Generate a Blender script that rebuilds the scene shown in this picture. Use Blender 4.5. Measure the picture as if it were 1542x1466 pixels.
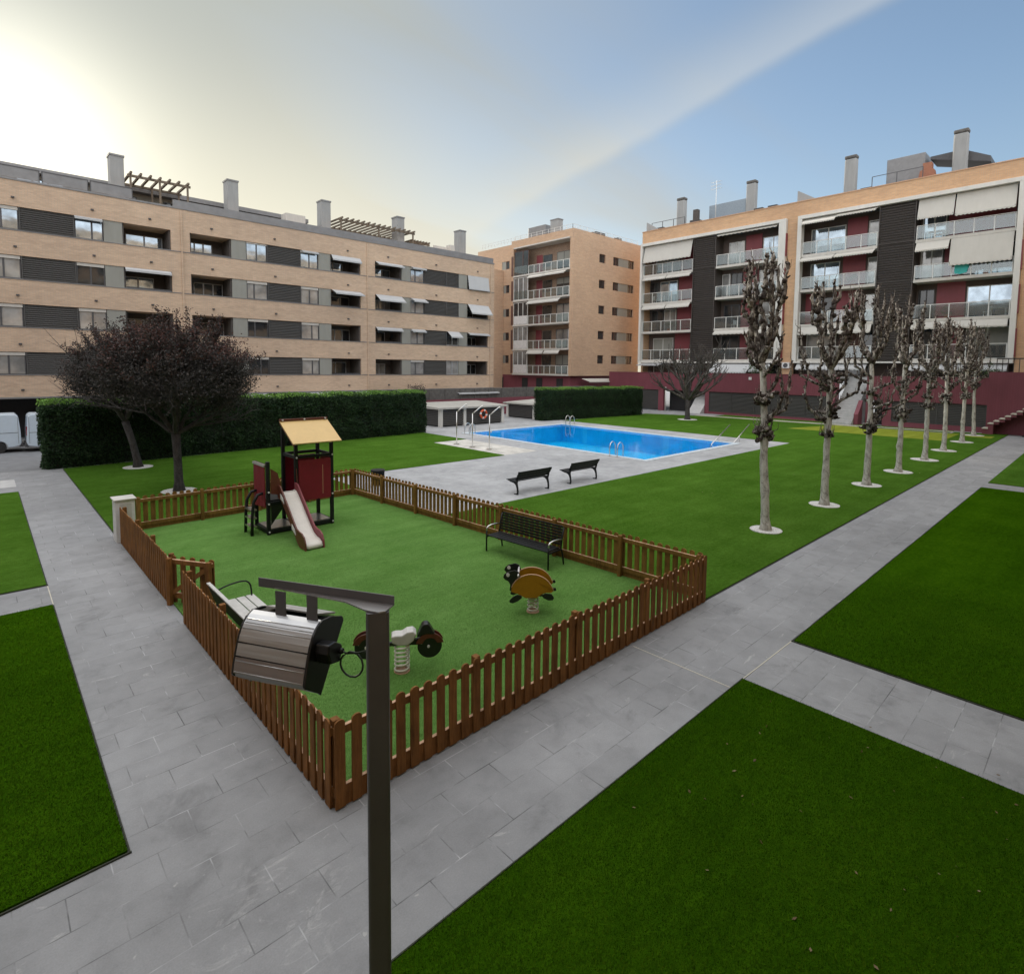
import bpy, math, random
import numpy as np
from mathutils import Vector, Matrix
random.seed(7); rng = np.random.default_rng(7)
SC = bpy.context.scene
for o in list(bpy.data.objects): bpy.data.objects.remove(o)
COL = SC.collection
R = math.radians

# ------------------------------------------------------------------ camera
cam = bpy.data.cameras.new('camera'); camo = bpy.data.objects.new('camera', cam); COL.objects.link(camo)
yaw, pitch, roll = R(46.84), R(4.29), R(-0.60)
fw = Vector((math.cos(pitch)*math.cos(yaw), math.cos(pitch)*math.sin(yaw), -math.sin(pitch)))
rt = Vector((math.sin(yaw), -math.cos(yaw), 0)); dn = fw.cross(rt)
r2 = rt*math.cos(roll)+dn*math.sin(roll); d2 = dn*math.cos(roll)-rt*math.sin(roll)
m = Matrix((r2, -d2, -fw)).transposed().to_4x4(); m.translation = Vector((0, 0, 5.0))
camo.matrix_world = m
cam.sensor_width = 36; cam.lens = 855/1542*36; cam.shift_y = -(733-618.4)/1542
cam.clip_start = 0.05; cam.clip_end = 3000
SC.camera = camo

# ------------------------------------------------------------------ light
SUN_EL, SUN_AZ = R(15.5), R(88.5)
SC.view_settings.view_transform = 'Standard'; SC.view_settings.look = 'None'
SC.view_settings.exposure = 1.35; SC.view_settings.gamma = 1
w = bpy.data.worlds.new('World'); SC.world = w; w.use_nodes = True
def world():
    nt = w.node_tree; n = nt.nodes; l = nt.links; n.clear()
    out = n.new('ShaderNodeOutputWorld'); bg = n.new('ShaderNodeBackground'); bg.inputs[1].default_value = 0.08
    sky = n.new('ShaderNodeTexSky'); sky.sky_type = 'NISHITA'; sky.sun_disc = False
    sky.sun_elevation = SUN_EL; sky.sun_rotation = R(90)-SUN_AZ; sky.air_density = 1.0; sky.dust_density = 0.3; sky.ozone_density = 1.2
    tc = n.new('ShaderNodeTexCoord')
    def M(op, a, b=None, c=None):
        q = n.new('ShaderNodeMath'); q.operation = op
        for i, v in enumerate((a, b, c)):
            if v is None: continue
            if isinstance(v, (int, float)): q.inputs[i].default_value = v
            else: l.new(v, q.inputs[i])
        return q.outputs[0]
    def VM(op, a, b):
        q = n.new('ShaderNodeVectorMath'); q.operation = op; l.new(a, q.inputs[0])
        if isinstance(b, tuple): q.inputs[1].default_value = b
        else: l.new(b, q.inputs[1])
        return q
    d = tc.outputs['Generated']
    # veil of high thin cloud: direction projected on a plane overhead
    sep = n.new('ShaderNodeSeparateXYZ'); l.new(d, sep.inputs[0])
    zz = M('MAXIMUM', sep.outputs[2], 0.0); den = M('ADD', zz, 0.12)
    cx = M('DIVIDE', sep.outputs[0], den); cy = M('DIVIDE', sep.outputs[1], den)
    comb = n.new('ShaderNodeCombineXYZ'); l.new(cx, comb.inputs[0]); l.new(cy, comb.inputs[1])
    mp = n.new('ShaderNodeMapping'); mp.inputs['Rotation'].default_value = (0, 0, R(-38)); mp.inputs['Scale'].default_value = (0.22, 1.0, 1)
    l.new(comb.outputs[0], mp.inputs[0])
    nz = n.new('ShaderNodeTexNoise'); nz.inputs['Scale'].default_value = 0.9; nz.inputs['Detail'].default_value = 6; nz.inputs['Roughness'].default_value = .5
    nz.inputs['Distortion'].default_value = .5
    l.new(mp.outputs[0], nz.inputs['Vector'])
    cl = M('SMOOTHSTEP', nz.outputs[0], 0.40, 0.78) if False else None
    mr = n.new('ShaderNodeMapRange'); mr.interpolation_type = 'SMOOTHSTEP'; l.new(nz.outputs[0], mr.inputs[0])
    mr.inputs[1].default_value = .40; mr.inputs[2].default_value = .68; mr.inputs[3].default_value = 0.05; mr.inputs[4].default_value = .50
    # one long straight streak: a great circle band
    NB = STREAK_N
    dt = VM('DOT_PRODUCT', d, NB).outputs['Value']
    nz2 = n.new('ShaderNodeTexNoise'); nz2.inputs['Scale'].default_value = 4; nz2.inputs['Detail'].default_value = 5; l.new(d, nz2.inputs['Vector'])
    dt2 = M('ADD', dt, M('MULTIPLY', M('SUBTRACT', nz2.outputs[0], .5), .03))
    b1 = n.new('ShaderNodeMapRange'); b1.interpolation_type = 'SMOOTHSTEP'; l.new(dt2, b1.inputs[0])
    b1.inputs[1].default_value = -0.012; b1.inputs[2].default_value = 0.012
    b2 = n.new('ShaderNodeMapRange'); b2.interpolation_type = 'SMOOTHSTEP'; l.new(dt2, b2.inputs[0])
    b2.inputs[1].default_value = 0.0; b2.inputs[2].default_value = 0.12; b2.inputs[3].default_value = 1.0; b2.inputs[4].default_value = 0
    band = M('MULTIPLY', M('MULTIPLY', b1.outputs[0], b2.outputs[0]), .5)
    # the veil is thicker and brighter towards the sun, overhead and behind the viewer
    sd = (math.cos(SUN_EL)*math.cos(SUN_AZ), math.cos(SUN_EL)*math.sin(SUN_AZ), math.sin(SUN_EL))
    ds = VM('DOT_PRODUCT', d, sd).outputs['Value']; dpos = M('MAXIMUM', ds, 0.0)
    g1 = M('POWER', dpos, 3.0); g2 = M('POWER', dpos, 110.0)
    def SS(v, lo, hi):
        q = n.new('ShaderNodeMapRange'); q.interpolation_type = 'SMOOTHSTEP'; l.new(v, q.inputs[0]); q.inputs[1].default_value = lo; q.inputs[2].default_value = hi; return q.outputs[0]
    up = SS(sep.outputs[2], .56, .85); bk = SS(VM('DOT_PRODUCT', d, (-.684, -.729, 0)).outputs['Value'], -.1, .6); far = M('MAXIMUM', up, M('MULTIPLY', bk, .95)); low = SS(sep.outputs[2], .42, .08)
    def VS(c, f):
        q = n.new('ShaderNodeVectorMath'); q.operation = 'SCALE'; q.inputs[0].default_value = c; l.new(f, q.inputs['Scale']); return q.outputs[0]
    def VA(a_, b_):
        q = n.new('ShaderNodeVectorMath'); q.operation = 'ADD'
        for i_, v_ in enumerate((a_, b_)):
            if isinstance(v_, tuple): q.inputs[i_].default_value = v_
            else: l.new(v_, q.inputs[i_])
        return q.outputs[0]
    band = M('MULTIPLY', band, M('SUBTRACT', 1.0, M('MINIMUM', M('MULTIPLY', g1, 1.6), 1.0)))
    cov = M('MINIMUM', M('ADD', M('ADD', mr.outputs[0], band), M('ADD', M('MULTIPLY', g1, 1.1), M('ADD', M('MULTIPLY', far, .7), M('MULTIPLY', low, .30)))), .995)
    lowsun = M('MULTIPLY', SS(sep.outputs[2], .50, .10), M('POWER', dpos, 1.6))
    veil = VA(VA(VA(VA(VEIL_BASE, VS((2.75, 2.3, 1.4), lowsun)), VS((2.3, 2.2, 2.0), band)), VS(VEIL_SUN, g1)), VA(VS((4.5, 4.3, 3.6), g2), VS(VEIL_TOP, far)))
    mix = n.new('ShaderNodeMix'); mix.data_type = 'RGBA'; l.new(cov, mix.inputs[0]); l.new(sky.outputs[0], mix.inputs[6]); l.new(veil, mix.inputs[7])
    l.new(mix.outputs[2], bg.inputs[0]); l.new(bg.outputs[0], out.inputs[0])
VEIL_BASE, VEIL_SUN, VEIL_TOP = (1.75, 2.0, 2.25), (.95, .80, .28), (10.2, 9.9, 9.6)
def _streak():
    # plane through the two directions along which the streak runs over the yard
    a = Vector((0.8554, 0.2262, 0.4660)); b = Vector((0.7152, 0.6281, 0.3066))
    nn = a.cross(b).normalized()
    if nn.dot(Vector((.6, .6, .8))) < 0: nn = -nn
    return tuple(nn)
STREAK_N = _streak()
world()
sun = bpy.data.lights.new('sun', 'SUN'); sun.energy = 2.0; sun.angle = R(7); sun.color = (1.0, .90, .74)
suno = bpy.data.objects.new('sun', sun); COL.objects.link(suno)
suno.rotation_euler = Vector((math.cos(SUN_EL)*math.cos(SUN_AZ), math.cos(SUN_EL)*math.sin(SUN_AZ), math.sin(SUN_EL))).to_track_quat('Z', 'Y').to_euler()
suno.location = (0, 30, 60)

# ------------------------------------------------------------------ helpers
ORG = {}
class MB:
    def __init__(s): s.v = []; s.f = []; s.sm = []; s.mi = []
    def add(s, vs, fs, smooth=False, mi=0):
        b = len(s.v); s.v += [tuple(p) for p in vs]
        s.f += [tuple(i+b for i in f) for f in fs]; s.sm += [smooth]*len(fs); s.mi += [mi]*len(fs); return s
    def box(s, x0, x1, y0, y1, z0, z1, mi=0):
        if x0 > x1: x0, x1 = x1, x0
        if y0 > y1: y0, y1 = y1, y0
        if z0 > z1: z0, z1 = z1, z0
        return s.add([(x0,y0,z0),(x1,y0,z0),(x1,y1,z0),(x0,y1,z0),(x0,y0,z1),(x1,y0,z1),(x1,y1,z1),(x0,y1,z1)],
              [(0,3,2,1),(4,5,6,7),(0,1,5,4),(1,2,6,5),(2,3,7,6),(3,0,4,7)], mi=mi)
    def prism(s, poly, axis, a, b, smooth=False, mi=0):
        """closed 2-D outline pushed along an axis: axis 'x' -> poly is (y,z), 'y' -> (x,z), 'z' -> (x,y)"""
        n = len(poly)
        def P(p, t):
            return {'x': (t, p[0], p[1]), 'y': (p[0], t, p[1]), 'z': (p[0], p[1], t)}[axis]
        vs = [P(p, a) for p in poly]+[P(p, b) for p in poly]
        area = sum(poly[i][0]*poly[(i+1) % n][1]-poly[(i+1) % n][0]*poly[i][1] for i in range(n))
        flip = (area > 0) == (b > a)
        if axis == 'y': flip = not flip
        A = tuple(range(n)); B = tuple(range(n, 2*n))
        base = len(s.v); s.v += vs
        def F(f, sm):
            s.f.append(tuple(i+base for i in f)); s.sm.append(sm); s.mi.append(mi)
        if flip: F(A[::-1], False); F(B, False)
        else: F(A, False); F(B[::-1], False)
        for i in range(n):
            j = (i+1) % n
            F((i, j, n+j, n+i) if flip else (i, n+i, n+j, j), smooth)
        return s
    def tube(s, pts, r, n=8, cap=True, smooth=True, mi=0):
        pts = [Vector(p) for p in pts]; k = len(pts)
        rs = r if isinstance(r, (list, tuple)) else [r]*k
        t0 = (pts[1]-pts[0]).normalized(); up = Vector((0, 0, 1)) if abs(t0.z) < .9 else Vector((1, 0, 0))
        u = t0.cross(up).normalized(); vs = []
        for i, p in enumerate(pts):
            t = (pts[min(i+1, k-1)]-pts[max(i-1, 0)]).normalized()
            u = (u-t*u.dot(t)); u = u.normalized() if u.length > 1e-6 else t.orthogonal().normalized()
            v = t.cross(u)
            for j in range(n):
                a = 2*math.pi*j/n; vs.append(p+(u*math.cos(a)+v*math.sin(a))*rs[i])
        fs = [(i*n+j, i*n+(j+1) % n, (i+1)*n+(j+1) % n, (i+1)*n+j) for i in range(k-1) for j in range(n)]
        s.add(vs, fs, smooth, mi)
        if cap:
            b = len(s.v)-len(vs)
            s.f += [tuple(b+j for j in range(n))[::-1], tuple(b+(k-1)*n+j for j in range(n))]; s.sm += [False]*2; s.mi += [mi]*2
        return s
    def beam(s, a, b, wd, ht, mi=0):
        a = Vector(a); b = Vector(b); t = (b-a).normalized(); up = Vector((0, 0, 1)) if abs(t.z) < .95 else Vector((0, 1, 0))
        u = t.cross(up).normalized()*wd/2; v = u.cross(t).normalized()*ht/2
        vs = [a-u-v, a+u-v, a+u+v, a-u+v, b-u-v, b+u-v, b+u+v, b-u+v]
        return s.add(vs, [(0,1,2,3),(7,6,5,4),(0,4,5,1),(1,5,6,2),(2,6,7,3),(3,7,4,0)], mi=mi)
    def disc(s, x, y, z0, z1, r, n=32, jit=0, ax=1.0):
        poly = [((r+random.uniform(-jit, jit))*math.cos(2*math.pi*i/n)+x, (r+random.uniform(-jit, jit))*ax*math.sin(2*math.pi*i/n)+y) for i in range(n)]
        return s.prism(poly, 'z', z0, z1)
    def quad(s, a, b, c, d, mi=0): return s.add([a, b, c, d], [(0, 1, 2, 3)], mi=mi)
def tag(o, label=None, cat=None, group=None, kind=None):
    if label: o['label'] = label
    if cat: o['category'] = cat
    if group: o['group'] = group
    if kind: o['kind'] = kind
    return o
def obj(name, mb, mats, parent=None, bevel=0, org=None):
    me = bpy.data.meshes.new(name); off = (0, 0, 0)
    if parent is not None and parent.name in ORG: off = ORG[parent.name]
    elif org is not None: off = org
    vs = [(p[0]-off[0], p[1]-off[1], p[2]-off[2]) for p in mb.v] if off != (0, 0, 0) else mb.v
    me.from_pydata(vs, [], mb.f); me.polygons.foreach_set('use_smooth', mb.sm); 
    if not isinstance(mats, (list, tuple)): mats = [mats]
    for q in mats: me.materials.append(q)
    if len(mats) > 1: me.polygons.foreach_set('material_index', mb.mi)
    me.update()
    o = bpy.data.objects.new(name, me); COL.objects.link(o)
    if parent is not None: o.parent = parent
    elif org is not None: o.location = org
    ORG[o.name] = off
    if bevel:
        b = o.modifiers.new('bevel', 'BEVEL'); b.width = bevel; b.segments = 2; b.limit_method = 'ANGLE'
    return o
def pieces(name, mbs, mats, parent, bevel=0):
    return [obj(name, q, mats, parent, bevel) for q in mbs]
def bx(*a): return MB().box(*a)
def empty(name, loc, label, cat, group=None, rz=0):
    """rz == 0 : parts are given in world coordinates; otherwise in local ones"""
    e = bpy.data.objects.new(name, None); COL.objects.link(e); e.location = loc; e.empty_display_size = .2
    tag(e, label, cat, group); ORG[e.name] = tuple(loc); return e
def local(e): ORG[e.name] = (0, 0, 0); return e
def copy_tree(o, parent=None):
    c = o.copy(); COL.objects.link(c)
    if parent is not None: c.parent = parent
    for ch in list(o.children): copy_tree(ch, c)
    return c
def npmesh(name, V, F, mat, parent=None, org=(0, 0, 0), loopcol=None):
    """V (n,3), F (m,k) arrays"""
    me = bpy.data.meshes.new(name); k = F.shape[1]; V = V-np.array(org)
    me.vertices.add(len(V)); me.vertices.foreach_set('co', V.astype(np.float32).ravel())
    me.loops.add(F.size); me.loops.foreach_set('vertex_index', F.astype(np.int32).ravel())
    me.polygons.add(len(F)); me.polygons.foreach_set('loop_start', np.arange(0, F.size, k, dtype=np.int32))
    me.materials.append(mat); me.update(calc_edges=True)
    o = bpy.data.objects.new(name, me); COL.objects.link(o)
    if parent is not None: o.parent = parent
    else: o.location = org
    return o

# ------------------------------------------------------------------ materials
def srgb(r, g, b):
    f = lambda c: (c/255/12.92) if c/255 <= .04045 else ((c/255+.055)/1.055)**2.4
    return (f(r), f(g), f(b), 1)
class NT:
    def __init__(s, name):
        s.m = bpy.data.materials.new(name); s.m.use_nodes = True; s.n = s.m.node_tree.nodes; s.l = s.m.node_tree.links
        s.b = s.n['Principled BSDF']; s.pos = None
    def P(s, world=True):
        if world: g = s.n.new('ShaderNodeNewGeometry'); return g.outputs['Position']
        t = s.n.new('ShaderNodeTexCoord'); return t.outputs['Object']
    def map(s, v, sc=(1, 1, 1), rot=(0, 0, 0)):
        q = s.n.new('ShaderNodeMapping'); q.inputs['Scale'].default_value = sc; q.inputs['Rotation'].default_value = rot; s.l.new(v, q.inputs[0]); return q.outputs[0]
    def noise(s, v, sc, det=3, ro=.55, dist=0):
        q = s.n.new('ShaderNodeTexNoise'); q.inputs['Scale'].default_value = sc; q.inputs['Detail'].default_value = det; q.inputs['Roughness'].default_value = ro
        q.inputs['Distortion'].default_value = dist; s.l.new(v, q.inputs['Vector']); return q.outputs[0]
    def ramp(s, f, stops):
        q = s.n.new('ShaderNodeValToRGB'); e = q.color_ramp.elements
        while len(e) < len(stops): e.new(.5)
        for i, (p, c) in enumerate(stops): e[i].position = p; e[i].color = c if len(c) == 4 else (*c, 1)
        s.l.new(f, q.inputs[0]); return q.outputs[0]
    def mix(s, f, a, b, mode='MIX'):
        q = s.n.new('ShaderNodeMix'); q.data_type = 'RGBA'; q.blend_type = mode
        for i, v in ((0, f), (6, a), (7, b)):
            if hasattr(v, 'links') or hasattr(v, 'is_linked'): s.l.new(v, q.inputs[i])
            elif i == 0: q.inputs[0].default_value = v
            else: q.inputs[i].default_value = v if len(v) == 4 else (*v, 1)
        return q.outputs[2]
    def math(s, op, a, b=0):
        q = s.n.new('ShaderNodeMath'); q.operation = op
        for i, v in ((0, a), (1, b)):
            if isinstance(v, (int, float)): q.inputs[i].default_value = v
            else: s.l.new(v, q.inputs[i])
        return q.outputs[0]
    def bump(s, h, st=.3, d=.02):
        q = s.n.new('ShaderNodeBump'); q.inputs['Strength'].default_value = st; q.inputs['Distance'].default_value = d
        s.l.new(h, q.inputs['Height']); s.l.new(q.outputs[0], s.b.inputs['Normal'])
    def col(s, c):
        if hasattr(c, 'is_linked'): s.l.new(c, s.b.inputs['Base Color'])
        else: s.b.inputs['Base Color'].default_value = c if len(c) == 4 else (*c, 1)
    def set(s, rough=.6, metal=0, spec=.5, ior=None):
        s.b.inputs['Roughness'].default_value = rough; s.b.inputs['Metallic'].default_value = metal; s.b.inputs['Specular IOR Level'].default_value = spec
        if ior: s.b.inputs['IOR'].default_value = ior
def plain(name, c, rough=.6, metal=0, var=.12, sc=6, world=True, bump=0, spec=.5):
    t = NT(name); p = t.P(world); nz = t.noise(p, sc, 5, .6)
    d = tuple(max(0, x*(1-var)) for x in c[:3]); u = tuple(min(1, x*(1+var)) for x in c[:3])
    t.col(t.ramp(nz, [(.3, d), (.7, u)])); t.set(rough, metal, spec)
    if bump: t.bump(t.noise(p, sc*6, 3), bump, .01)
    return t.m
def streaky(name, c, rough=.7, var=.2, sc=(1, 1, .15)):
    t = NT(name); p = t.P(); a = t.noise(t.map(p, sc), 3, 5, .65); b = t.noise(p, .6, 3)
    f = t.math('ADD', t.math('MULTIPLY', a, .6), t.math('MULTIPLY', b, .4))
    t.col(t.ramp(f, [(.3, tuple(x*(1-var) for x in c)), (.7, tuple(min(1, x*(1+var)) for x in c))])); t.set(rough)
    t.bump(t.noise(p, 30, 3), .15, .004); return t.m
def grid_mask(t, vec, period, width):
    """thin line mask along a coordinate"""
    fr = t.math('FRACT', t.math('DIVIDE', vec, period)); return t.math('LESS_THAN', t.math('ABSOLUTE', t.math('SUBTRACT', fr, .5)), width/period/2)
def paving(name, c, bw=.75, rh=.43, joint=.006, lightjoint=.5, var=.07, off=(0, 0, 0)):
    t = NT(name); p = t.P(); q = t.n.new('ShaderNodeMapping'); q.inputs['Location'].default_value = off; t.l.new(p, q.inputs[0]); pv = q.outputs[0]
    br = t.n.new('ShaderNodeTexBrick'); t.l.new(pv, br.inputs['Vector'])
    for k, v in (('Scale', 1), ('Mortar Size', joint), ('Mortar Smooth', .1), ('Bias', 0), ('Brick Width', bw), ('Row Height', rh)): br.inputs[k].default_value = v
    lo = tuple(x*(1-var*.7) for x in c); hi = tuple(x*(1+var*.7) for x in c)
    br.inputs['Color1'].default_value = (*lo, 1); br.inputs['Color2'].default_value = (*hi, 1); br.inputs['Mortar'].default_value = (*c, 1)
    base = br.outputs['Color']
    big = t.noise(p, .35, 5, .6); mid = t.noise(p, 2.3, 6, .65); fine = t.noise(p, 60, 3, .6)
    f1 = t.ramp(big, [(.3, (.80,)*3), (.7, (1.14,)*3)]); f2 = t.ramp(mid, [(.28, (.84,)*3), (.5, (1.0,)*3), (.75, (1.1,)*3)]); f3 = t.ramp(fine, [(.2, (.88,)*3), (.8, (1.12,)*3)])
    c1 = t.mix(1, base, f1, 'MULTIPLY'); c1 = t.mix(1, c1, f2, 'MULTIPLY'); c1 = t.mix(1, c1, f3, 'MULTIPLY')
    # efflorescence : pale smears; grime : dark smears
    sm = t.noise(t.map(p, (.8, 2.0, 1)), 1.3, 7, .72, 1.2); c1 = t.mix(t.ramp(sm, [(.63, (0,)*3), (.76, (.5,)*3)]), c1, (.62, .62, .60))
    st = t.noise(p, 1.1, 6, .7, .6); c1 = t.mix(t.ramp(st, [(.28, (.55,)*3), (.43, (0,)*3)]), c1, tuple(x*.45 for x in c))
    if name == 'paving_slabs':
        vd = t.n.new('ShaderNodeVectorMath'); vd.operation = 'DISTANCE'; t.l.new(p, vd.inputs[0]); vd.inputs[1].default_value = (1.75, 4.9, 0)
        near = t.ramp(t.math('DIVIDE', vd.outputs['Value'], .95), [(.15, (1,)*3), (1.0, (0,)*3)]); sc_ = t.noise(t.map(p, (1.0, 1.8, 1), (0, 0, .7)), 2.6, 7, .75, 1.6)
        c1 = t.mix(t.math('MULTIPLY', near, t.ramp(sc_, [(.52, (0,)*3), (.68, (.40,)*3)])), c1, (.60, .60, .59))
    spk = t.noise(p, 9, 2, .5); c1 = t.mix(t.ramp(spk, [(.72, (0,)*3), (.78, (.35,)*3)]), c1, (.55, .55, .53))
    jn = t.noise(p, 1.7, 3); jc = t.ramp(jn, [(.38, tuple(x*.32 for x in c)), (.5, tuple(x*.75 for x in c)), (.60, tuple(min(1, x*1.5) for x in c))])
    c1 = t.mix(t.math('MULTIPLY', br.outputs['Fac'], t.ramp(t.noise(p, 1.3, 4), [(.34, (.15,)*3), (.56, (1,)*3)])), c1, jc)
    t.col(c1); t.set(.78, 0, .35)
    h = t.math('SUBTRACT', t.math('MULTIPLY', fine, .25), t.math('MULTIPLY', br.outputs['Fac'], 1.0)); t.bump(h, .35, .006)
    return t.m
def turf(name, a, b, c, worn=0.):
    t = NT(name); p = t.P()
    fine = t.noise(p, 55, 4, .7); mid = t.noise(t.map(p, (1, 2.2, 1), (0, 0, .4)), 6, 5, .65); big = t.noise(p, .5, 4, .6)
    f = t.math('ADD', t.math('MULTIPLY', fine, .45), t.math('ADD', t.math('MULTIPLY', mid, .30), t.math('MULTIPLY', big, .25)))
    cc = t.ramp(f, [(.32, a), (.5, b), (.68, c)])
    roll_ = grid_mask(t, t.math('ADD', t.n_x(p), 0), 2.0, 1.0) if False else None
    cc = t.mix(1, cc, t.ramp(t.noise(t.map(p, (.12, 1.1, 1)), 1.6, 4, .6), [(.3, (.86, .88, .8)), (.7, (1.12, 1.10, 1.1))]), 'MULTIPLY'); cc = t.mix(1, cc, t.ramp(t.noise(p, .9, 5, .7), [(.3, (.88, .92, .8)), (.7, (1.12, 1.06, 1.1))]), 'MULTIPLY'); t.col(cc); t.set(1.0, 0, .0); t.b.inputs['Sheen Weight'].default_value = .0
    t.bump(t.math('ADD', t.math('MULTIPLY', fine, .7), t.math('MULTIPLY', t.noise(p, 18, 4, .7), .5)), .9, .03); return t.m
def bricks(name, c, sw='xz', c2=None):
    t = NT(name); p = t.P(); sp = t.n.new('ShaderNodeSeparateXYZ'); t.l.new(p, sp.inputs[0]); cb = t.n.new('ShaderNodeCombineXYZ')
    hz = t.math('ADD', sp.outputs[0], sp.outputs[1]); t.l.new(hz, cb.inputs[0]); t.l.new(sp.outputs[2], cb.inputs[1])
    br = t.n.new('ShaderNodeTexBrick'); t.l.new(cb.outputs[0], br.inputs['Vector'])
    for k, v in (('Scale', 1), ('Mortar Size', .012), ('Mortar Smooth', .2), ('Bias', 0), ('Brick Width', .29), ('Row Height', .075)): br.inputs[k].default_value = v
    br.inputs['Color1'].default_value = (*[x*.91 for x in c], 1); br.inputs['Color2'].default_value = (*[min(1, x*1.09) for x in c], 1); br.inputs['Mortar'].default_value = (.42, .37, .31, 1)
    n1 = t.noise(t.map(cb.outputs[0], (.35, 1.6, 1)), 2.2, 6, .65); n2 = t.noise(p, .16, 4, .6); n3 = t.noise(t.map(cb.outputs[0], (1.2, .12, 1)), 2.5, 5, .6)
    c1 = t.mix(1, br.outputs['Color'], t.ramp(n1, [(.28, (.89, .88, .87)), (.72, (1.09, 1.08, 1.06))]), 'MULTIPLY')
    c1 = t.mix(1, c1, t.ramp(n2, [(.3, (.90, .88, .87)), (.7, (1.10, 1.08, 1.05))]), 'MULTIPLY')
    c1 = t.mix(t.ramp(n3, [(.60, (0,)*3), (.78, (.35,)*3)]), c1, tuple(x*.62 for x in c))
    t.col(c1); t.set(.88, 0, .25); t.bump(t.math('MULTIPLY', br.outputs['Fac'], -1), .25, .01); return t.m
def wood(name, c, world=False):
    t = NT(name); p = t.P(world); g = t.noise(t.map(p, (9, 9, .8)), 4, 6, .65, .6); b = t.noise(p, 2.6, 4); e = t.noise(t.map(p, (6, 6, .4)), 1.3, 3)
    f = t.math('ADD', t.math('MULTIPLY', g, .45), t.math('ADD', t.math('MULTIPLY', b, .3), t.math('MULTIPLY', e, .25)))
    t.col(t.ramp(f, [(.34, tuple(x*.42 for x in c)), (.5, c), (.66, tuple(min(1, x*1.6) for x in c))])); t.set(.75, 0, .2); t.bump(g, .25, .004); return t.m
def glass(name, c, rough=.04, ior=1.9, metal=0):
    t = NT(name); p = t.P(); nz = t.noise(p, .9, 3); t.col(t.ramp(nz, [(.35, tuple(x*.7 for x in c)), (.65, tuple(x*1.3 for x in c))])); t.set(rough, metal, .6, ior)
    t.bump(t.noise(p, .8, 2), .10, .05); return t.m
def clear(name, tint=(.74, .79, .79), refl=.10):
    t = NT(name); gl = t.n.new('ShaderNodeBsdfGlossy'); gl.inputs['Roughness'].default_value = .06; gl.inputs[0].default_value = (.8, .85, .88, 1); tr = t.n.new('ShaderNodeBsdfTransparent'); tr.inputs[0].default_value = (*tint, 1)
    df = t.n.new('ShaderNodeBsdfDiffuse'); df.inputs[0].default_value = (.5, .5, .5, 1); m1 = t.n.new('ShaderNodeMixShader'); m1.inputs[0].default_value = refl; mx = t.n.new('ShaderNodeMixShader'); mx.inputs[0].default_value = .05
    t.l.new(tr.outputs[0], m1.inputs[1]); t.l.new(gl.outputs[0], m1.inputs[2]); t.l.new(m1.outputs[0], mx.inputs[1]); t.l.new(df.outputs[0], mx.inputs[2]); t.l.new(mx.outputs[0], t.n['Material Output'].inputs[0])
    t.n.remove(t.b); return t.m
def leafmat(name, cols, rough=.6, trans=.25, sc=3, spec=.3):
    t = NT(name); p = t.P(False); g = t.n.new('ShaderNodeNewGeometry'); r = g.outputs['Random Per Island']
    nz = t.noise(p, sc, 3); f = t.math('ADD', t.math('MULTIPLY', r, .55), t.math('MULTIPLY', nz, .45))
    k = len(cols); t.col(t.ramp(f, [(.2+.6*i/(k-1), c) for i, c in enumerate(cols)])); t.set(rough, 0, spec)
    if trans:
        tr = t.n.new('ShaderNodeBsdfTranslucent'); tr.inputs[0].default_value = (*cols[-1], 1); mx = t.n.new('ShaderNodeMixShader'); mx.inputs[0].default_value = trans
        t.l.new(t.b.outputs[0], mx.inputs[1]); t.l.new(tr.outputs[0], mx.inputs[2]); t.l.new(mx.outputs[0], t.n['Material Output'].inputs[0])
    return t.m
def brushed(name, c, rough=.32, sc=(1, 60, 60)):
    t = NT(name); p = t.P(False); g = t.noise(t.map(p, sc), 2, 4, .6); t.col(t.ramp(g, [(.3, tuple(x*.8 for x in c)), (.7, c)])); t.set(rough, 1, .5)
    t.l.new(t.ramp(g, [(.3, (rough*.8,)*3), (.7, (rough*1.35,)*3)]), t.b.inputs['Roughness']); return t.m

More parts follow.
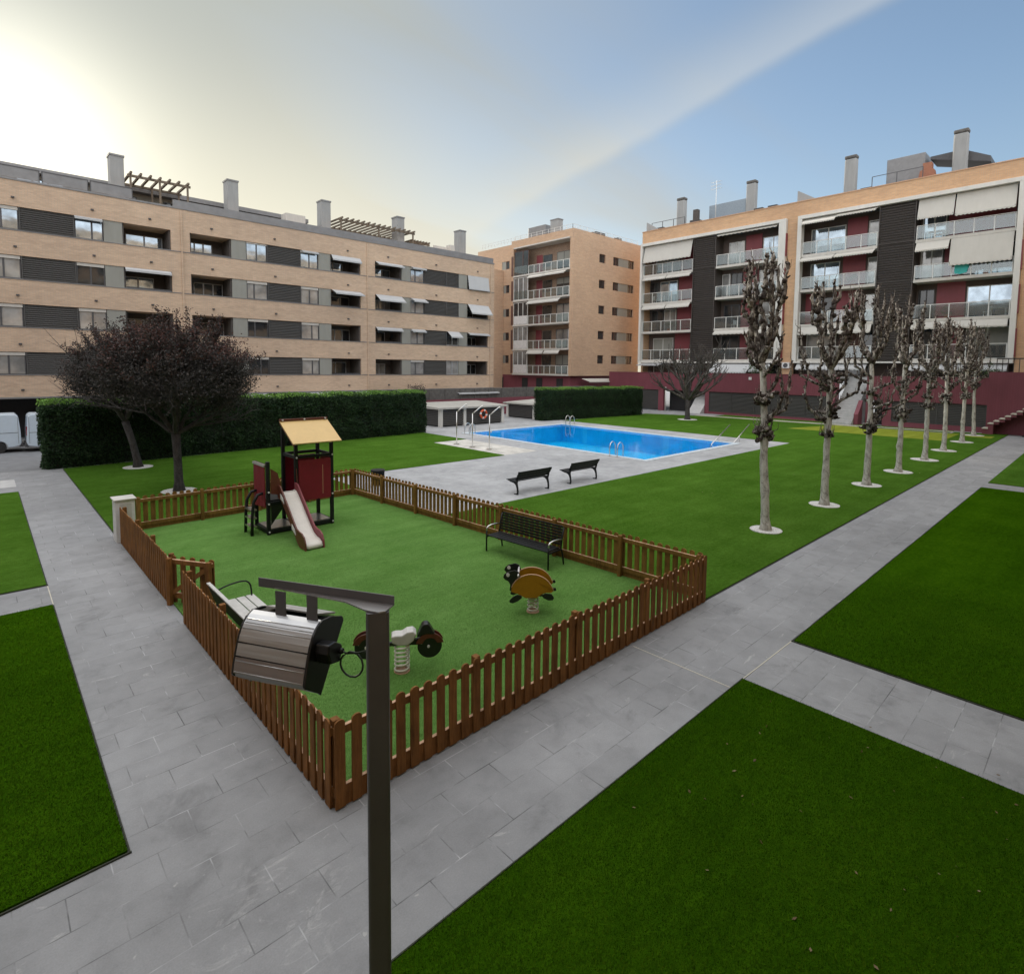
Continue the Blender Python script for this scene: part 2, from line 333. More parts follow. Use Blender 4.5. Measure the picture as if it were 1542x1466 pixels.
MAT = dict(
 pave=paving('paving_slabs', (.258, .262, .272)), deck=paving('pool_deck_slabs', (.34, .345, .355), .6, .4, .006, var=.08, off=(.1, .1, 0)),
 pad=paving('pale_deck_slabs', (.52, .50, .46), .5, .5, .012, var=.22), street=plain('street_asphalt', (.16, .165, .175), .85, var=.15, sc=2, bump=.3),
 pale=plain('pale_concrete', (.42, .42, .42), .8, sc=3, bump=.2),
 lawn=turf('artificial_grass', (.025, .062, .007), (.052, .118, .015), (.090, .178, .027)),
 turfp=turf('play_turf', (.057, .130, .028), (.098, .202, .052), (.145, .275, .082)),
 turf_sun=turf('sunlit_turf', (.13, .17, .02), (.20, .24, .035), (.26, .30, .06)),
 kerb=plain('kerb_dark', (.03, .034, .022), .9, sc=12), kerbw=plain('kerb_pale', (.48, .45, .38), .75, sc=8),
 gravel=None,
 brickL=bricks('tan_brick', (.55, .40, .29)), brickR=bricks('orange_brick', (.58, .34, .18)), brickM=bricks('ochre_brick', (.50, .32, .205)),
 louv=plain('charcoal_louvre', (.068, .066, .064), .55, sc=9), louvb=plain('brown_black_louvre', (.050, .042, .038), .55, sc=9),
 panel=streaky('grey_render_panel', (.25, .25, .225), var=.1), white=streaky('white_painted_frame', (.58, .57, .54), .6, .1),
 offw=streaky('off_white_slab_edge', (.50, .48, .445), .7, .14), awn=streaky('pale_awning_cloth', (.42, .43, .44), .8, .06), awnc=streaky('cream_awning_cloth', (.47, .455, .42), .8, .06),
 glass=glass('window_glass', (.30, .36, .42), .05, 1.6, .8), glassc=glass('curtained_window_glass', (.30, .30, .295), .08, 1.7, .22), glassd=glass('dark_window_glass', (.035, .038, .042), .05, 1.6, .3),
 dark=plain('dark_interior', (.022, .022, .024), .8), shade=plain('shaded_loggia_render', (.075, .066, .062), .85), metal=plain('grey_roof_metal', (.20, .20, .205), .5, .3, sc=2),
 chim=streaky('grey_chimney_render', (.28, .285, .285), .8, .15), maroon=streaky('maroon_wall_paint', (.175, .045, .062), .7, .14), maroonp=streaky('maroon_balcony_panel', (.20, .035, .045), .55, .12),
 stone=plain('dark_stone_wall', (.10, .095, .09), .85, var=.3, sc=3, bump=.4), frame=plain('window_frame_grey', (.30, .31, .32), .45, sc=3), framed=plain('window_frame_dark', (.06, .06, .065), .5),
 rail=plain('railing_white_metal', (.60, .60, .58), .5), railg=clear('railing_glass'), redbrown=plain('brown_shutter', (.10, .045, .035), .6),
 fence=wood('stained_fence_wood', (.178, .078, .023)), fencey=wood('golden_fence_wood', (.175, .095, .023)), cut=wood('pale_cut_wood', (.46, .29, .19)),
 black=plain('black_powder_coat', (.008, .009, .010), .5, sc=8, var=.25, world=False, spec=.3), blackp=plain('black_plastic', (.012, .012, .013), .3, world=False), steel=plain('stainless_steel', (.60, .59, .57), .28, 1.0, sc=1.5, var=.05, world=False),
 alu=brushed('aluminium_skin', (.56, .565, .58), .45), mast=plain('bronze_grey_mast', (.125, .120, .128), .36, .35, sc=2, var=.15, world=False),
 red=plain('dark_red_board', (.165, .003, .014), .6, var=.1, sc=4, world=False), brown=plain('red_brown_board', (.105, .028, .016), .45, world=False), yellow=plain('sand_yellow_board', (.58, .40, .16), .5, var=.06, sc=3, world=False),
 amber=plain('amber_board', (.33, .155, .006), .42, var=.1, sc=8, world=False), tanedge=plain('tan_board_edge', (.46, .27, .16), .5, world=False), slide=plain('cream_slide_bed', (.56, .53, .48), .35, var=.06, world=False),
 wpaint=plain('white_paint', (.62, .61, .60), .5, sc=5, var=.08, world=False), slat=plain('pale_bench_slat', (.50, .49, .47), .5, sc=5, world=False),
 van=plain('pale_blue_white_van_paint', (.52, .60, .68), .25, var=.03), orange=plain('orange_lifebuoy', (.55, .09, .03), .5), tyre=plain('tyre_rubber', (.02, .02, .02), .8),
 turq=plain('turquoise_towel', (.06, .42, .40), .9), cable=plain('cable_rubber', (.02, .028, .018), .5), tile=None, plastic=plain('white_plastic', (.6, .6, .6), .5), terracotta=plain('terracotta', (.30, .13, .08), .8))
def gravel():
    t = NT('white_gravel'); p = t.P(); v = t.n.new('ShaderNodeTexVoronoi'); v.inputs['Scale'].default_value = 28; t.l.new(p, v.inputs['Vector'])
    t.col(t.ramp(v.outputs['Distance'], [(.1, (.80, .79, .76)), (.6, (.42, .41, .39))])); t.set(.8); t.bump(v.outputs['Distance'], -.8, .03); return t.m
MAT['gravel'] = gravel(); MAT['cream'] = plain('cream_spring_paint', (.62, .60, .50), .4, world=False); MAT['alub'] = brushed('reflection_tinted_aluminium', (.42, .385, .385), .45)
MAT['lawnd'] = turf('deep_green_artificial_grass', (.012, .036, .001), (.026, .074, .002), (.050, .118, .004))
def pool_tile():
    t = NT('blue_pool_tile'); p = t.P(); nz = t.noise(p, 1.2, 3); v = t.n.new('ShaderNodeTexBrick'); t.l.new(p, v.inputs['Vector'])
    for k, x in (('Scale', 1), ('Mortar Size', .01), ('Brick Width', .3), ('Row Height', .3), ('Bias', 0)): v.inputs[k].default_value = x
    v.offset = 0; v.inputs['Color1'].default_value = (.004, .56, .92, 1); v.inputs['Color2'].default_value = (.005, .60, .95, 1); v.inputs['Mortar'].default_value = (.05, .66, .95, 1)
    t.col(t.mix(1, v.outputs['Color'], t.ramp(nz, [(.3, (.9,)*3), (.7, (1.1,)*3)]), 'MULTIPLY')); t.set(.3); return t.m
MAT['tile'] = pool_tile()
def water():
    t = NT('pool_water'); p = t.P(); gl = t.n.new('ShaderNodeBsdfGlossy'); gl.inputs['Roughness'].default_value = .02; tr = t.n.new('ShaderNodeBsdfTransparent'); tr.inputs[0].default_value = (.72, .93, .99, 1)
    fr = t.n.new('ShaderNodeFresnel'); fr.inputs[0].default_value = 1.33; mx = t.n.new('ShaderNodeMixShader'); bp = t.n.new('ShaderNodeBump'); bp.inputs['Strength'].default_value = .12; bp.inputs['Distance'].default_value = .03
    t.l.new(t.noise(t.map(p, (1, 1.6, 1)), 2.6, 4, .5, .6), bp.inputs['Height']); t.l.new(bp.outputs[0], gl.inputs['Normal']); t.l.new(bp.outputs[0], fr.inputs['Normal'])
    t.l.new(t.math('MULTIPLY', fr.outputs[0], .8), mx.inputs[0]); t.l.new(tr.outputs[0], mx.inputs[1]); t.l.new(gl.outputs[0], mx.inputs[2]); t.l.new(mx.outputs[0], t.n['Material Output'].inputs[0])
    t.n.remove(t.b); return t.m
MAT['water'] = water()
def bark(name, stops, sc=5):
    t = NT(name); p = t.P(False); a = t.noise(t.map(p, (1, 1, .45)), sc, 5, .7, .8); b = t.noise(p, sc*5, 4, .7)
    f = t.math('ADD', t.math('MULTIPLY', a, .7), t.math('MULTIPLY', b, .3)); t.col(t.ramp(f, stops)); t.set(.85, 0, .25); t.bump(f, .7, .03); return t.m
MAT['bark'] = bark('plane_bark', [(.32, (.11, .09, .075)), (.42, (.32, .295, .265)), (.52, (.52, .50, .46)), (.66, (.64, .62, .58))])
MAT['barkk'] = bark('knotted_branch_bark', [(.40, (.030, .022, .019)), (.48, (.085, .068, .060)), (.54, (.24, .215, .19)), (.62, (.55, .52, .47))], 7)
MAT['barkn'] = bark('dark_knot_bark', [(.38, (.016, .011, .009)), (.50, (.038, .027, .023)), (.60, (.085, .066, .056)), (.70, (.26, .235, .205))], 9)
MAT['barkd'] = bark('dark_plum_bark', [(.35, (.025, .022, .022)), (.5, (.055, .05, .05)), (.7, (.10, .09, .09))])
MAT['barkg'] = bark('grey_pollard_bark', [(.35, (.03, .027, .025)), (.5, (.07, .062, .056)), (.7, (.20, .18, .165))])
MAT['plum'] = leafmat('plum_leaves', [(.019, .019, .018), (.034, .033, .031), (.054, .050, .047), (.085, .066, .058)], sc=1.2, trans=.12)
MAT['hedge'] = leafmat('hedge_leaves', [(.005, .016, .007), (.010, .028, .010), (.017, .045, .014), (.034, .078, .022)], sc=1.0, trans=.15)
MAT['shrub'] = leafmat('shrub_leaves', [(.02, .04, .015), (.05, .09, .03), (.09, .15, .05)])
MAT['blade'] = leafmat('grass_blades', [(.007, .027, .001), (.020, .060, .001), (.040, .098, .002), (.085, .155, .006)], sc=.6, trans=.2, spec=.04)
MAT['bladep'] = leafmat('play_turf_blades', [(.05, .12, .022), (.09, .185, .042), (.13, .25, .066), (.18, .32, .10)], sc=.6, trans=.2, spec=.04)
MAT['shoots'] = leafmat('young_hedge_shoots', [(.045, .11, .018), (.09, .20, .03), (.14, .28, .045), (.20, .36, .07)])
MAT['plumtip'] = leafmat('plum_young_leaves', [(.05, .028, .028), (.10, .045, .04), (.15, .075, .06)], sc=1.2)
MAT['hedgecore'] = plain('hedge_twigs', (.010, .014, .008), .95)

# ------------------------------------------------------------------ ground, paths, lawns, pool deck
def S(name, mb, mat): return tag(obj(name, mb, mat), kind='structure')
def sheet(pts, z): return MB().add([(x, y, z) for x, y in pts], [tuple(range(len(pts)))])
PN, PL, PR, PF = (26.64, 17.64), (27.1, 33.9), (37.6, 17.75), (38.2, 34.1)     # pool corners: near, left, right, far
def ground():
    # paving with a hole for the pool
    X = [-600, PN[0]-.0, PR[0]+.0, 900]; o = [(-600, -600), (900, -600), (900, 900), (-600, 900)]
    h = [PN, PR, PF, PL]
    mb = MB().add([(x, y, 0) for x, y in o+h], [(0, 1, 5, 4), (1, 2, 6, 5), (2, 3, 7, 6), (3, 0, 4, 7)])
    S('ground', mb, MAT['pave'])
ground()
S('street', sheet([(-60, 34.6), (21.7, 34.6), (21.7, 46.59), (-60, 46.59)], .004), MAT['street'])
S('pavement', sheet([(-60, 46.6), (60, 46.6), (60, 48.5), (-60, 48.5)], .012), MAT['pale'])
S('path', sheet([(-6, 30.25), (.9, 30.25), (.9, 32.2), (-6, 32.2)], .008), MAT['pale'])
def deck():
    o = [(11.4, 15.33), (41.0, 15.33), (41.0, 44), (21.8, 44), (21.8, 23.85), (11.2, 23.85)]
    h = [PN, PR, PF, PL]
    v = [(x, y, .004) for x, y in o+h]     # 0..5 outer, 6..9 hole
    f = [(0, 1, 7, 6), (1, 2, 8, 7), (2, 3, 9, 8), (3, 4, 9), (4, 6, 9), (4, 5, 0, 6)]
    S('pool_deck', MB().add(v, f), MAT['deck'])
deck()
S('deck_pad', sheet([(21.9, 23.9), (24.6, 23.9), (24.6, 30.9), (21.9, 30.9)], .010), MAT['pad'])
def lawn(name, poly, mat, z=.03, edge=True):
    mb = MB(); mb.prism(poly, 'z', 0.0, z)
    return S(name, mb, mat)
LT = MAT['lawn']
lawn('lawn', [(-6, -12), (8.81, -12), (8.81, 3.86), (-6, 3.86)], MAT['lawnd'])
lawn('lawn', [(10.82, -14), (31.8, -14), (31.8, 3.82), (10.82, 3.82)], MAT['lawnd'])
lawn('lawn', [(33.4, -14), (60, -14), (60, 3.8), (33.4, 3.8)], LT)
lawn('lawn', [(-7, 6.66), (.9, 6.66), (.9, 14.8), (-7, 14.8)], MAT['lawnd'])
lawn('lawn', [(-9, 16.26), (.9, 16.26), (.9, 28.93), (-9, 28.93)], LT)
lawn('lawn', [(2.72, 19.95), (10.62, 20.35), (11.2, 20.35), (11.2, 23.85), (21.8, 23.85), (21.8, 30.9), (24.62, 30.9), (24.62, 36.2), (2.72, 34.0)], LT)
lawn('lawn', [(11.34, 5.88), (61.0, 5.88), (59.9, 9.2), (58.2, 9.2), (58.0, 17.8), (57.4, 24), (57.1, 31.7), (55, 36.5), (41.0, 36.5), (41.0, 15.33), (11.0, 15.33)], LT)
S('painted_sun_patch', sheet([(51.2, 8.6), (57.95, 8.6), (57.95, 17.8), (51.2, 19.5)], .036), MAT['turf_sun'])  # low sun on the far lawn, painted as two yellowish sheets
S('painted_sun_patch', sheet([(56.2, 6.4), (58.0, 6.4), (57.9, 8.2), (56.2, 8.2)], .036), MAT['turf_sun'])
lawn('lawn', [(58.9, 9.4), (60.9, 9.4), (60.9, 30), (58.0, 30)], LT)
lawn('play_turf', [(2.76, 5.80), (11.25, 5.92), (10.5, 20.18), (2.76, 19.86)], MAT['turfp'])
def strip(name, a, b, wd, z0, z1, mat):
    mb = MB(); a = Vector((*a, 0)); b = Vector((*b, 0)); t = (b-a).normalized(); nn = Vector((-t.y, t.x, 0))*wd/2
    poly = [tuple((a-nn)[:2]), tuple((b-nn)[:2]), tuple((b+nn)[:2]), tuple((a+nn)[:2])]; mb.prism(poly, 'z', z0, z1); return mb
S('kerb', strip('', (57.45, 31.7), (58.3, 19.8), .35, 0, .07, 0), MAT['kerbw']); S('kerb', strip('', (58.3, 19.8), (59.7, 9.3), .35, 0, .07, 0), MAT['kerbw'])
edge = MB()
for a, b in (((8.83, -12), (8.83, 3.88)), ((-6, 3.885), (8.85, 3.885)), ((10.8, 3.845), (31.8, 3.845)), ((10.79, -14), (10.79, 3.86)), ((.915, 6.64), (.915, 14.8)), ((-7, 6.635), (.93, 6.635)),
             ((.915, 16.24), (.915, 28.95)), ((-7, 16.235), (.93, 16.235)), ((11.3, 5.86), (60.9, 5.86)), ((2.7, 20), (2.7, 33.9)), ((11.4, 15.31), (40.9, 15.31))):
    e_ = strip('', a, b, .014, 0, .020, 0); edge.add(e_.v, e_.f)
S('lawn_edging', edge, MAT['kerb'])
# pale mortar lines across the path where the paving changes direction
jl = MB()
for a, b in (((8.46, 3.9), (8.44, 5.72)), ((8.86, 3.885), (10.78, 3.86)), ((.915, 14.83), (.915, 16.2))):
    e_ = strip('', a, b, .018, 0, .005, 0); jl.add(e_.v, e_.f)
S('paving_joint', jl, MAT['kerbw'])
# pool
def pool():
    h = [PN, PR, PF, PL]; d = 1.5
    mb = MB().add([(x, y, 0.0) for x, y in h]+[(x, y, -d) for x, y in h], [(4, 5, 6, 7), (0, 4, 7, 3), (3, 7, 6, 2), (2, 6, 5, 1), (1, 5, 4, 0)])
    S('pool_basin', mb, MAT['tile'])
    wm = MB().add([(x, y, -.06) for x, y in h], [(0, 1, 2, 3)])
    o = S('pool_water', wm, MAT['water'])
    c = (sum(p[0] for p in h)/4, sum(p[1] for p in h)/4)
    def off(p, k): 
        dx = .32 if p[0] > c[0] else -.32; dy = .32 if p[1] > c[1] else -.32; return (p[0]+dx*k, p[1]+dy*k)
    a = [off(p, -.15) for p in h]; b = [off(p, 1) for p in h]; mc = MB()
    for i in range(4):
        j = (i+1) % 4; mc.prism([a[i], a[j], b[j], b[i]], 'z', -.03, .035)
    S('pool_coping', mc, MAT['pale'] if False else plain('pale_blue_coping', (.50, .56, .60), .5, sc=5))
pool()
# ------------------------------------------------------------------ left apartment block (long face looks along -y)
def window_y(parent, x0, x1, z0, z1, y, gl, mull=(.5,), shut=.0, fr='frame'):
    """window in a wall facing -y: frame > glass panes, blind box"""
    mb = MB(); t = .06
    mb.box(x0, x0+t, y, y+.08, z0, z1).box(x1-t, x1, y, y+.08, z0, z1).box(x0+t, x1-t, y, y+.08, z0, z0+t).box(x0+t, x1-t, y, y+.08, z1-t, z1)
    for q in mull:
        xm = x0+(x1-x0)*q; mb.box(xm-.05, xm+.05, y+.002, y+.078, z0+t, z1-t)
    f = obj('window', mb, MAT[fr], parent)
    obj('pane', MB().box(x0+t, x1-t, y+.03, y+.045, z0+t, z1-t), MAT[gl], f)
    if shut: obj('blind_box', MB().box(x0+.02, x1-.02, y-.05, y-.003, z1-shut, z1-.02), MAT['offw'], f)
    return f
def louvre_y(parent, x0, x1, z0, z1, y, mat='louv', pitch=.13):
    mb = MB(); mb.box(x0, x1, y+.06, y+.10, z0, z1); k = int((z1-z0)/pitch)
    for i in range(k):
        z = z0+(i+.5)*(z1-z0)/k; mb.add([(x0, y+.055, z+.05), (x1, y+.055, z+.05), (x1, y-.01, z-.02), (x0, y-.01, z-.02), (x0, y+.055, z-.045), (x1, y+.055, z-.045)], [(0, 3, 2, 1), (3, 4, 5, 2)])
    for x in (x0, x1-.05): mb.box(x, x+.05, y-.02, y+.055, z0, z1)
    return obj('louvre_panel', mb, MAT[mat], parent)
def awning_y(parent, x0, x1, y, z, drop, out, mat='awn', arms=True):
    mb = MB(); th = .02; y1 = y-out; z1 = z-drop
    mb.add([(x0, y, z), (x1, y, z), (x1, y1, z1), (x0, y1, z1), (x0, y, z-th), (x1, y, z-th), (x1, y1, z1-th), (x0, y1, z1-th)], [(0, 3, 2, 1), (4, 5, 6, 7), (0, 1, 5, 4), (2, 3, 7, 6), (0, 4, 7, 3), (1, 2, 6, 5)])
    mb.box(x0, x1, y1-.04, y1+.0, z1-.12, z1+.01)
    o = obj('awning', mb, MAT[mat], parent)
    if arms:
        a = MB()
        for x in (x0+.05, x1-.05): a.tube([(x, y, z-drop*.5-.25), (x, y1, z1-.03)], .018, 5)
        obj('awning_arm', a, MAT['framed'], o)
    return o
def left_block():
    B = empty('apartment_building', (15, 50, 0), 'long tan brick apartment block with dark window bands behind the purple leaved trees', 'apartment building')
    Y, YD = 47.6, 49.6; XR, XL = 41.75, -26
    rows = [13.28, 10.28, 7.28, 4.27]; wh = 1.44
    seg = [('loggia', -8.2, -5.2), ('panel', -5.2, -4.2), ('win', -4.2, -2.6)]
    seg = [('win', -14.2, -12.6), ('panel', -12.6, -11.5), ('loggia', -11.5, -8.6), ('brick', -8.6, -7.4), ('loggia', -7.4, -4.5), ('panel', -4.5, -3.4), ('win', -3.4, -1.8), ('panel', -1.8, .55),
           ('win', .55, 2.23), ('louvre', 2.23, 4.99), ('win', 4.99, 6.57), ('panel', 6.57, 7.64), ('loggia', 7.64, 10.57), ('brick', 10.57, 11.8), ('loggia', 11.8, 14.68), ('panel', 14.68, 15.76), ('win', 15.76, 17.4),
           ('louvre', 17.4, 20.11), ('win', 20.11, 21.69), ('panel', 21.69, 22.78), ('loggia', 22.78, 25.63), ('brick', 25.63, 27.1), ('loggia', 27.1, 29.98), ('panel', 29.98, 30.99), ('win', 30.99, 32.6), ('louvre', 32.6, 35.3),
           ('end', 35.3, 36.89), ('panel', 36.89, 38.03), ('loggia', 38.03, 40.91)]
    wall = MB()
    zs = [2.78]+[z for r in reversed(rows) for z in (r, r+wh)]+[16.38]
    for i in range(0, len(zs), 2): wall.box(XL, XR, Y, YD, zs[i], zs[i+1])
    for r in rows:
        wall.box(XL, -14.2, Y, YD, r, r+wh); wall.box(40.91, XR, Y, YD, r, r+wh)
        for k, a, b in seg:
            if k == 'brick': wall.box(a, b, Y, YD, r, r+wh)
    wall.box(XR-.4, XR, YD, 60, 2.78, 16.38)
    obj('wall', wall, MAT['brickL'], B)
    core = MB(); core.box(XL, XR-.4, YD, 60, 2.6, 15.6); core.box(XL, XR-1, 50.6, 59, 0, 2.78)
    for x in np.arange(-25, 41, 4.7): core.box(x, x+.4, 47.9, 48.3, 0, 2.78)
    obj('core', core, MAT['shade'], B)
    obj('ground_floor_shopfront', MB().box(XL, XR-1.2, 50.45, 50.59, 0, 2.7), MAT['dark'], B)
    # thin dark shadow gap profile under every band, pale sill on top of it
    sl = MB()
    for r in rows: sl.box(XL, XR-.0, Y-.035, Y-.003, r-.05, r-.0)
    sl.box(XL, XR, Y-.05, Y-.003, 16.3, 16.42); sl.box(XL, XR, Y-.04, Y-.003, 2.74, 2.84)
    obj('sill', sl, MAT['metal'], B)
    rs = random.Random(4)
    for ri, r in enumerate(rows):
        back = MB()
        for k, a, b in seg:
            if k == 'brick': continue
            if k in ('win', 'end', 'panel', 'louvre'): pass
            z0, z1 = r, r+wh
            if k == 'panel': obj('render_panel', MB().box(a+.003, b-.003, Y+.05, Y+.12, z0, z1), MAT['panel'], B)
            elif k == 'louvre': louvre_y(B, a+.003, b-.003, z0+.003, z1-.003, Y+.05)
            elif k == 'end':
                if ri in (0, 1): louvre_y(B, a+.003, b-.003, z0+.003, z1-.003, Y+.06)
                else: window_y(B, a+.02, b-.02, z0, z1, Y+.12, 'glassd' if ri == 2 else 'glassc', (.5,))
            elif k == 'win':
                gl = {0: 'glass', 1: 'glassc', 2: 'glassc', 3: 'glassc'}[ri]
                if rs.random() < .25: gl = 'glassd' if ri else 'glass'
                window_y(B, a+.02, b-.02, z0, z1, Y+.12, gl, (rs.choice((.35, .5, .6)),), shut=.22 if ri != 0 or rs.random() < .5 else .12, fr='framed')
            elif k == 'loggia':
                # deep recess: glazed doors in the back wall, low glass at the front in some
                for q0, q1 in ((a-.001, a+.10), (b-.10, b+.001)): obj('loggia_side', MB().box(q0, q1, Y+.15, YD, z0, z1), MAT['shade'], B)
                dw = (b-a)*rs.uniform(.62, .8); xs = a+.15 if rs.random() < .6 else b-.15-dw
                window_y(B, xs, xs+dw, z0+.004, z1-.30-.1*rs.random(), YD-.10, rs.choice(('glass', 'glass') if ri == 0 else ('glassc', 'glassd', 'glass') if ri < 2 else ('glassd', 'glassc', 'glassd')), (.33, .66) if rs.random() < .5 else (.5,), fr='frame')
                if rs.random() < .45: obj('loggia_rail', MB().box(a+.1, b-.1, Y+.04, Y+.07, z0, z0+.12), MAT['framed'], B)
    # small overflow spouts in the bands
    sp = MB()
    for z in (14.9+.35, 12.25, 9.25, 6.2, 3.3):
        for x in (-6, 1.9, 5.9, 9.2, 13.2, 17.9, 24.3, 28.4, 33.9, 39.3): sp.box(x, x+.16, Y-.10, Y-.003, z-.05, z+.05)
    obj('overflow_spout', sp, MAT['framed'], B)
    # awnings seen on the right half
    for (ri, a, b, dz, drop, out, mt) in ((0, 22.85, 25.6, 0, .38, .30, 'awn'), (0, 27.15, 29.95, 0, .25, .55, 'awn'), (0, 31.0, 32.6, 0, .12, .35, 'awn'), (0, 38.05, 40.9, 0, 1.35, .22, 'awn'),
          (1, 22.85, 25.6, .0, .32, .8, 'awn'), (1, 27.15, 29.95, 0, .55, .8, 'awn'), (1, 31.0, 32.6, 0, .30, .6, 'awn'), (1, 38.05, 40.9, 0, .95, .75, 'awn'),
          (2, 27.15, 29.95, 0, .22, .3, 'awn'), (2, 31.0, 32.6, 0, .18, .3, 'awn'), (2, 35.4, 36.9, 0, .55, .7, 'awn'), (2, 38.05, 40.9, 0, .15, .35, 'awn'),
          (1, 7.7, 10.5, 0, .18, .25, 'awn'), (0, 5.0, 6.5, .02, .10, .2, 'awn'), (0, 20.2, 21.6, 0, .1, .25, 'awn')):
        awning_y(B, a, b, Y-.02, rows[ri]+wh-.01, drop, out, mt)
    for a, b, o in ((9.5, 17.1, 1.5), (28.2-9.2+.4, 26.2, 1.8), (35.5, 41, 1.8), (-3, -.5, 1.4)):
        awning_y(B, a, b, Y-.05, 2.72, .32, o, 'awn')
    # attic storey set back behind the roof terrace
    at = MB(); at.box(XL, 22.2, 52.4, 58, 15.9, 18.05); obj('attic_wall', at, MAT['panel'], B)
    rf = MB(); rf.prism([(51.6, 18.02), (58.5, 18.02), (58.5, 18.9), (57, 18.95), (51.6, 18.36)], 'x', XL, 22.6); obj('attic_roof', rf, MAT['metal'], B)
    for x in np.arange(-24, 20, 4.4): window_y(B, x, x+2.6, 16.3, 17.75, 52.3, 'glassd' if rs.random() < .5 else 'glass', (.33, .66), fr='framed')
    at2 = MB(); at2.box(24.2, 33.6, 55, 58.4, 15.9, 17.7); obj('attic_wall', at2, MAT['panel'], B)
    pr = MB(); pr.box(10.8, XR-.05, 47.7, 47.95, 16.43, 16.95); obj('roof_upstand', pr, MAT['metal'], B)
    # glass and metal terrace railings with white folded screens
    x = -14
    while x < 7.2:
        mb = MB(); mb.box(x, x+2.3, 47.8, 47.83, 16.5, 17.15); pn = obj('terrace_screen', mb, MAT['metal'] if rs.random() < .7 else MAT['panel'], B)
        fr = MB(); fr.box(x-.05, x+2.36, 47.78, 47.86, 17.155, 17.21).box(x-.05, x-.0, 47.78, 47.86, 16.43, 17.15).box(x+2.3, x+2.35, 47.78, 47.86, 16.43, 17.15); obj('terrace_rail', fr, MAT['framed'], pn); x += 2.5
    # pergolas
    def perg(x0, x1, y0, y1, z, n, col, sx=.12):
        mb = MB()
        for y in (y0, y1): mb.box(x0-.2, x1+.2, y-.06, y+.06, z-.16, z)
        for i in range(n):
            xx = x0+(x1-x0)*i/(n-1); mb.box(xx-sx/2, xx+sx/2, y0-.35, y1+.35, z+.002, z+.15)
        for xx in (x0, (x0+x1)/2, x1):
            for y in (y0, y1): mb.box(xx-.06, xx+.06, y-.055, y+.055, 15.8, z-.16)
        obj('pergola', mb, MAT[col], B)
    MAT['pergw'] = wood('weathered_pergola_wood', (.16, .13, .10)); perg(8.4, 12.0, 48.6, 51.2, 18.35, 7, 'pergw'); perg(24.3, 31.9, 48.6, 52.2, 18.2, 15, 'pergw', .10); perg(32.2, 34.3, 49.5, 51.5, 17.6, 7, 'pergw', .08)
    for x0, x1 in ((7.36, 8.12), (15.0, 15.85), (22.75, 23.75), (30.4, 31.5), (38.1, 39.3)):
        mb = MB(); xm = (x0+x1)/2; ww = .82; mb.box(xm-ww/2, xm+ww/2, 49.3, 50.3, 15.8, 19.62)
        c = obj('chimney', mb, MAT['chim'], B); obj('chimney_cap', MB().box(xm-ww/2-.05, xm+ww/2+.05, 49.25, 50.35, 19.623, 19.74), MAT['metal'], c)
    jb = MB(); jb.box(34.6, 37.2, 48.9, 49.0, 16.9, 17.5).box(36.4, 37.0, 48.5, 49.2, 16.95, 17.75); jb.box(19.5, 21.2, 49, 50, 16.9, 17.9)
    obj('roof_equipment', jb, MAT['offw'], B)
    for x in (11.25, 26.3, 41.2): obj('downpipe', MB().box(x-.05, x+.05, Y-.09, Y-.003, 2.85, 16.2), MAT['brickL'], B)
left_block()

# ------------------------------------------------------------------ middle block
def window_x(parent, y0, y1, z0, z1, x, gl, mull=(.5,), fr='frame', shut=0, name='window'):
    """window in a wall facing -x"""
    mb = MB(); t = .07
    mb.box(x, x+.08, y0, y0+t, z0, z1).box(x, x+.08, y1-t, y1, z0, z1).box(x, x+.08, y0+t, y1-t, z0, z0+t).box(x, x+.08, y0+t, y1-t, z1-t, z1)
    for q in mull:
        ym = y0+(y1-y0)*q; mb.box(x+.002, x+.078, ym-.05, ym+.05, z0+t, z1-t)
    f = obj(name, mb, MAT[fr], parent)
    obj('pane', MB().box(x+.03, x+.045, y0+t, y1-t, z0+t, z1-t), MAT[gl], f)
    if shut: obj('roller_blind', MB().box(x+.005, x+.025, y0+t, y1-t, z1-shut, z1-t), MAT['panel'], f)
    return f
def railing_x(parent, y0, y1, z, h, x, n, gm='railg', ends=0, name='railing'):
    mb = MB()
    mb.box(x-.03, x+.03, y0, y1, z+h-.06, z+h)
    for i in range(n+1):
        y = y0+.04+(y1-y0-.08)*i/n; mb.box(x-.035, x+.035, y-.035, y+.035, z, z+h-.06)
    if ends: mb.box(x+.03, x+ends, y0, y0+.05, z+h-.06, z+h)
    r = obj(name, mb, MAT['rail'], parent)
    if gm: obj('railing_glass', MB().box(x-.008, x+.008, y0+.08, y1-.08, z+.12, z+h-.09), MAT[gm], r)
    return r
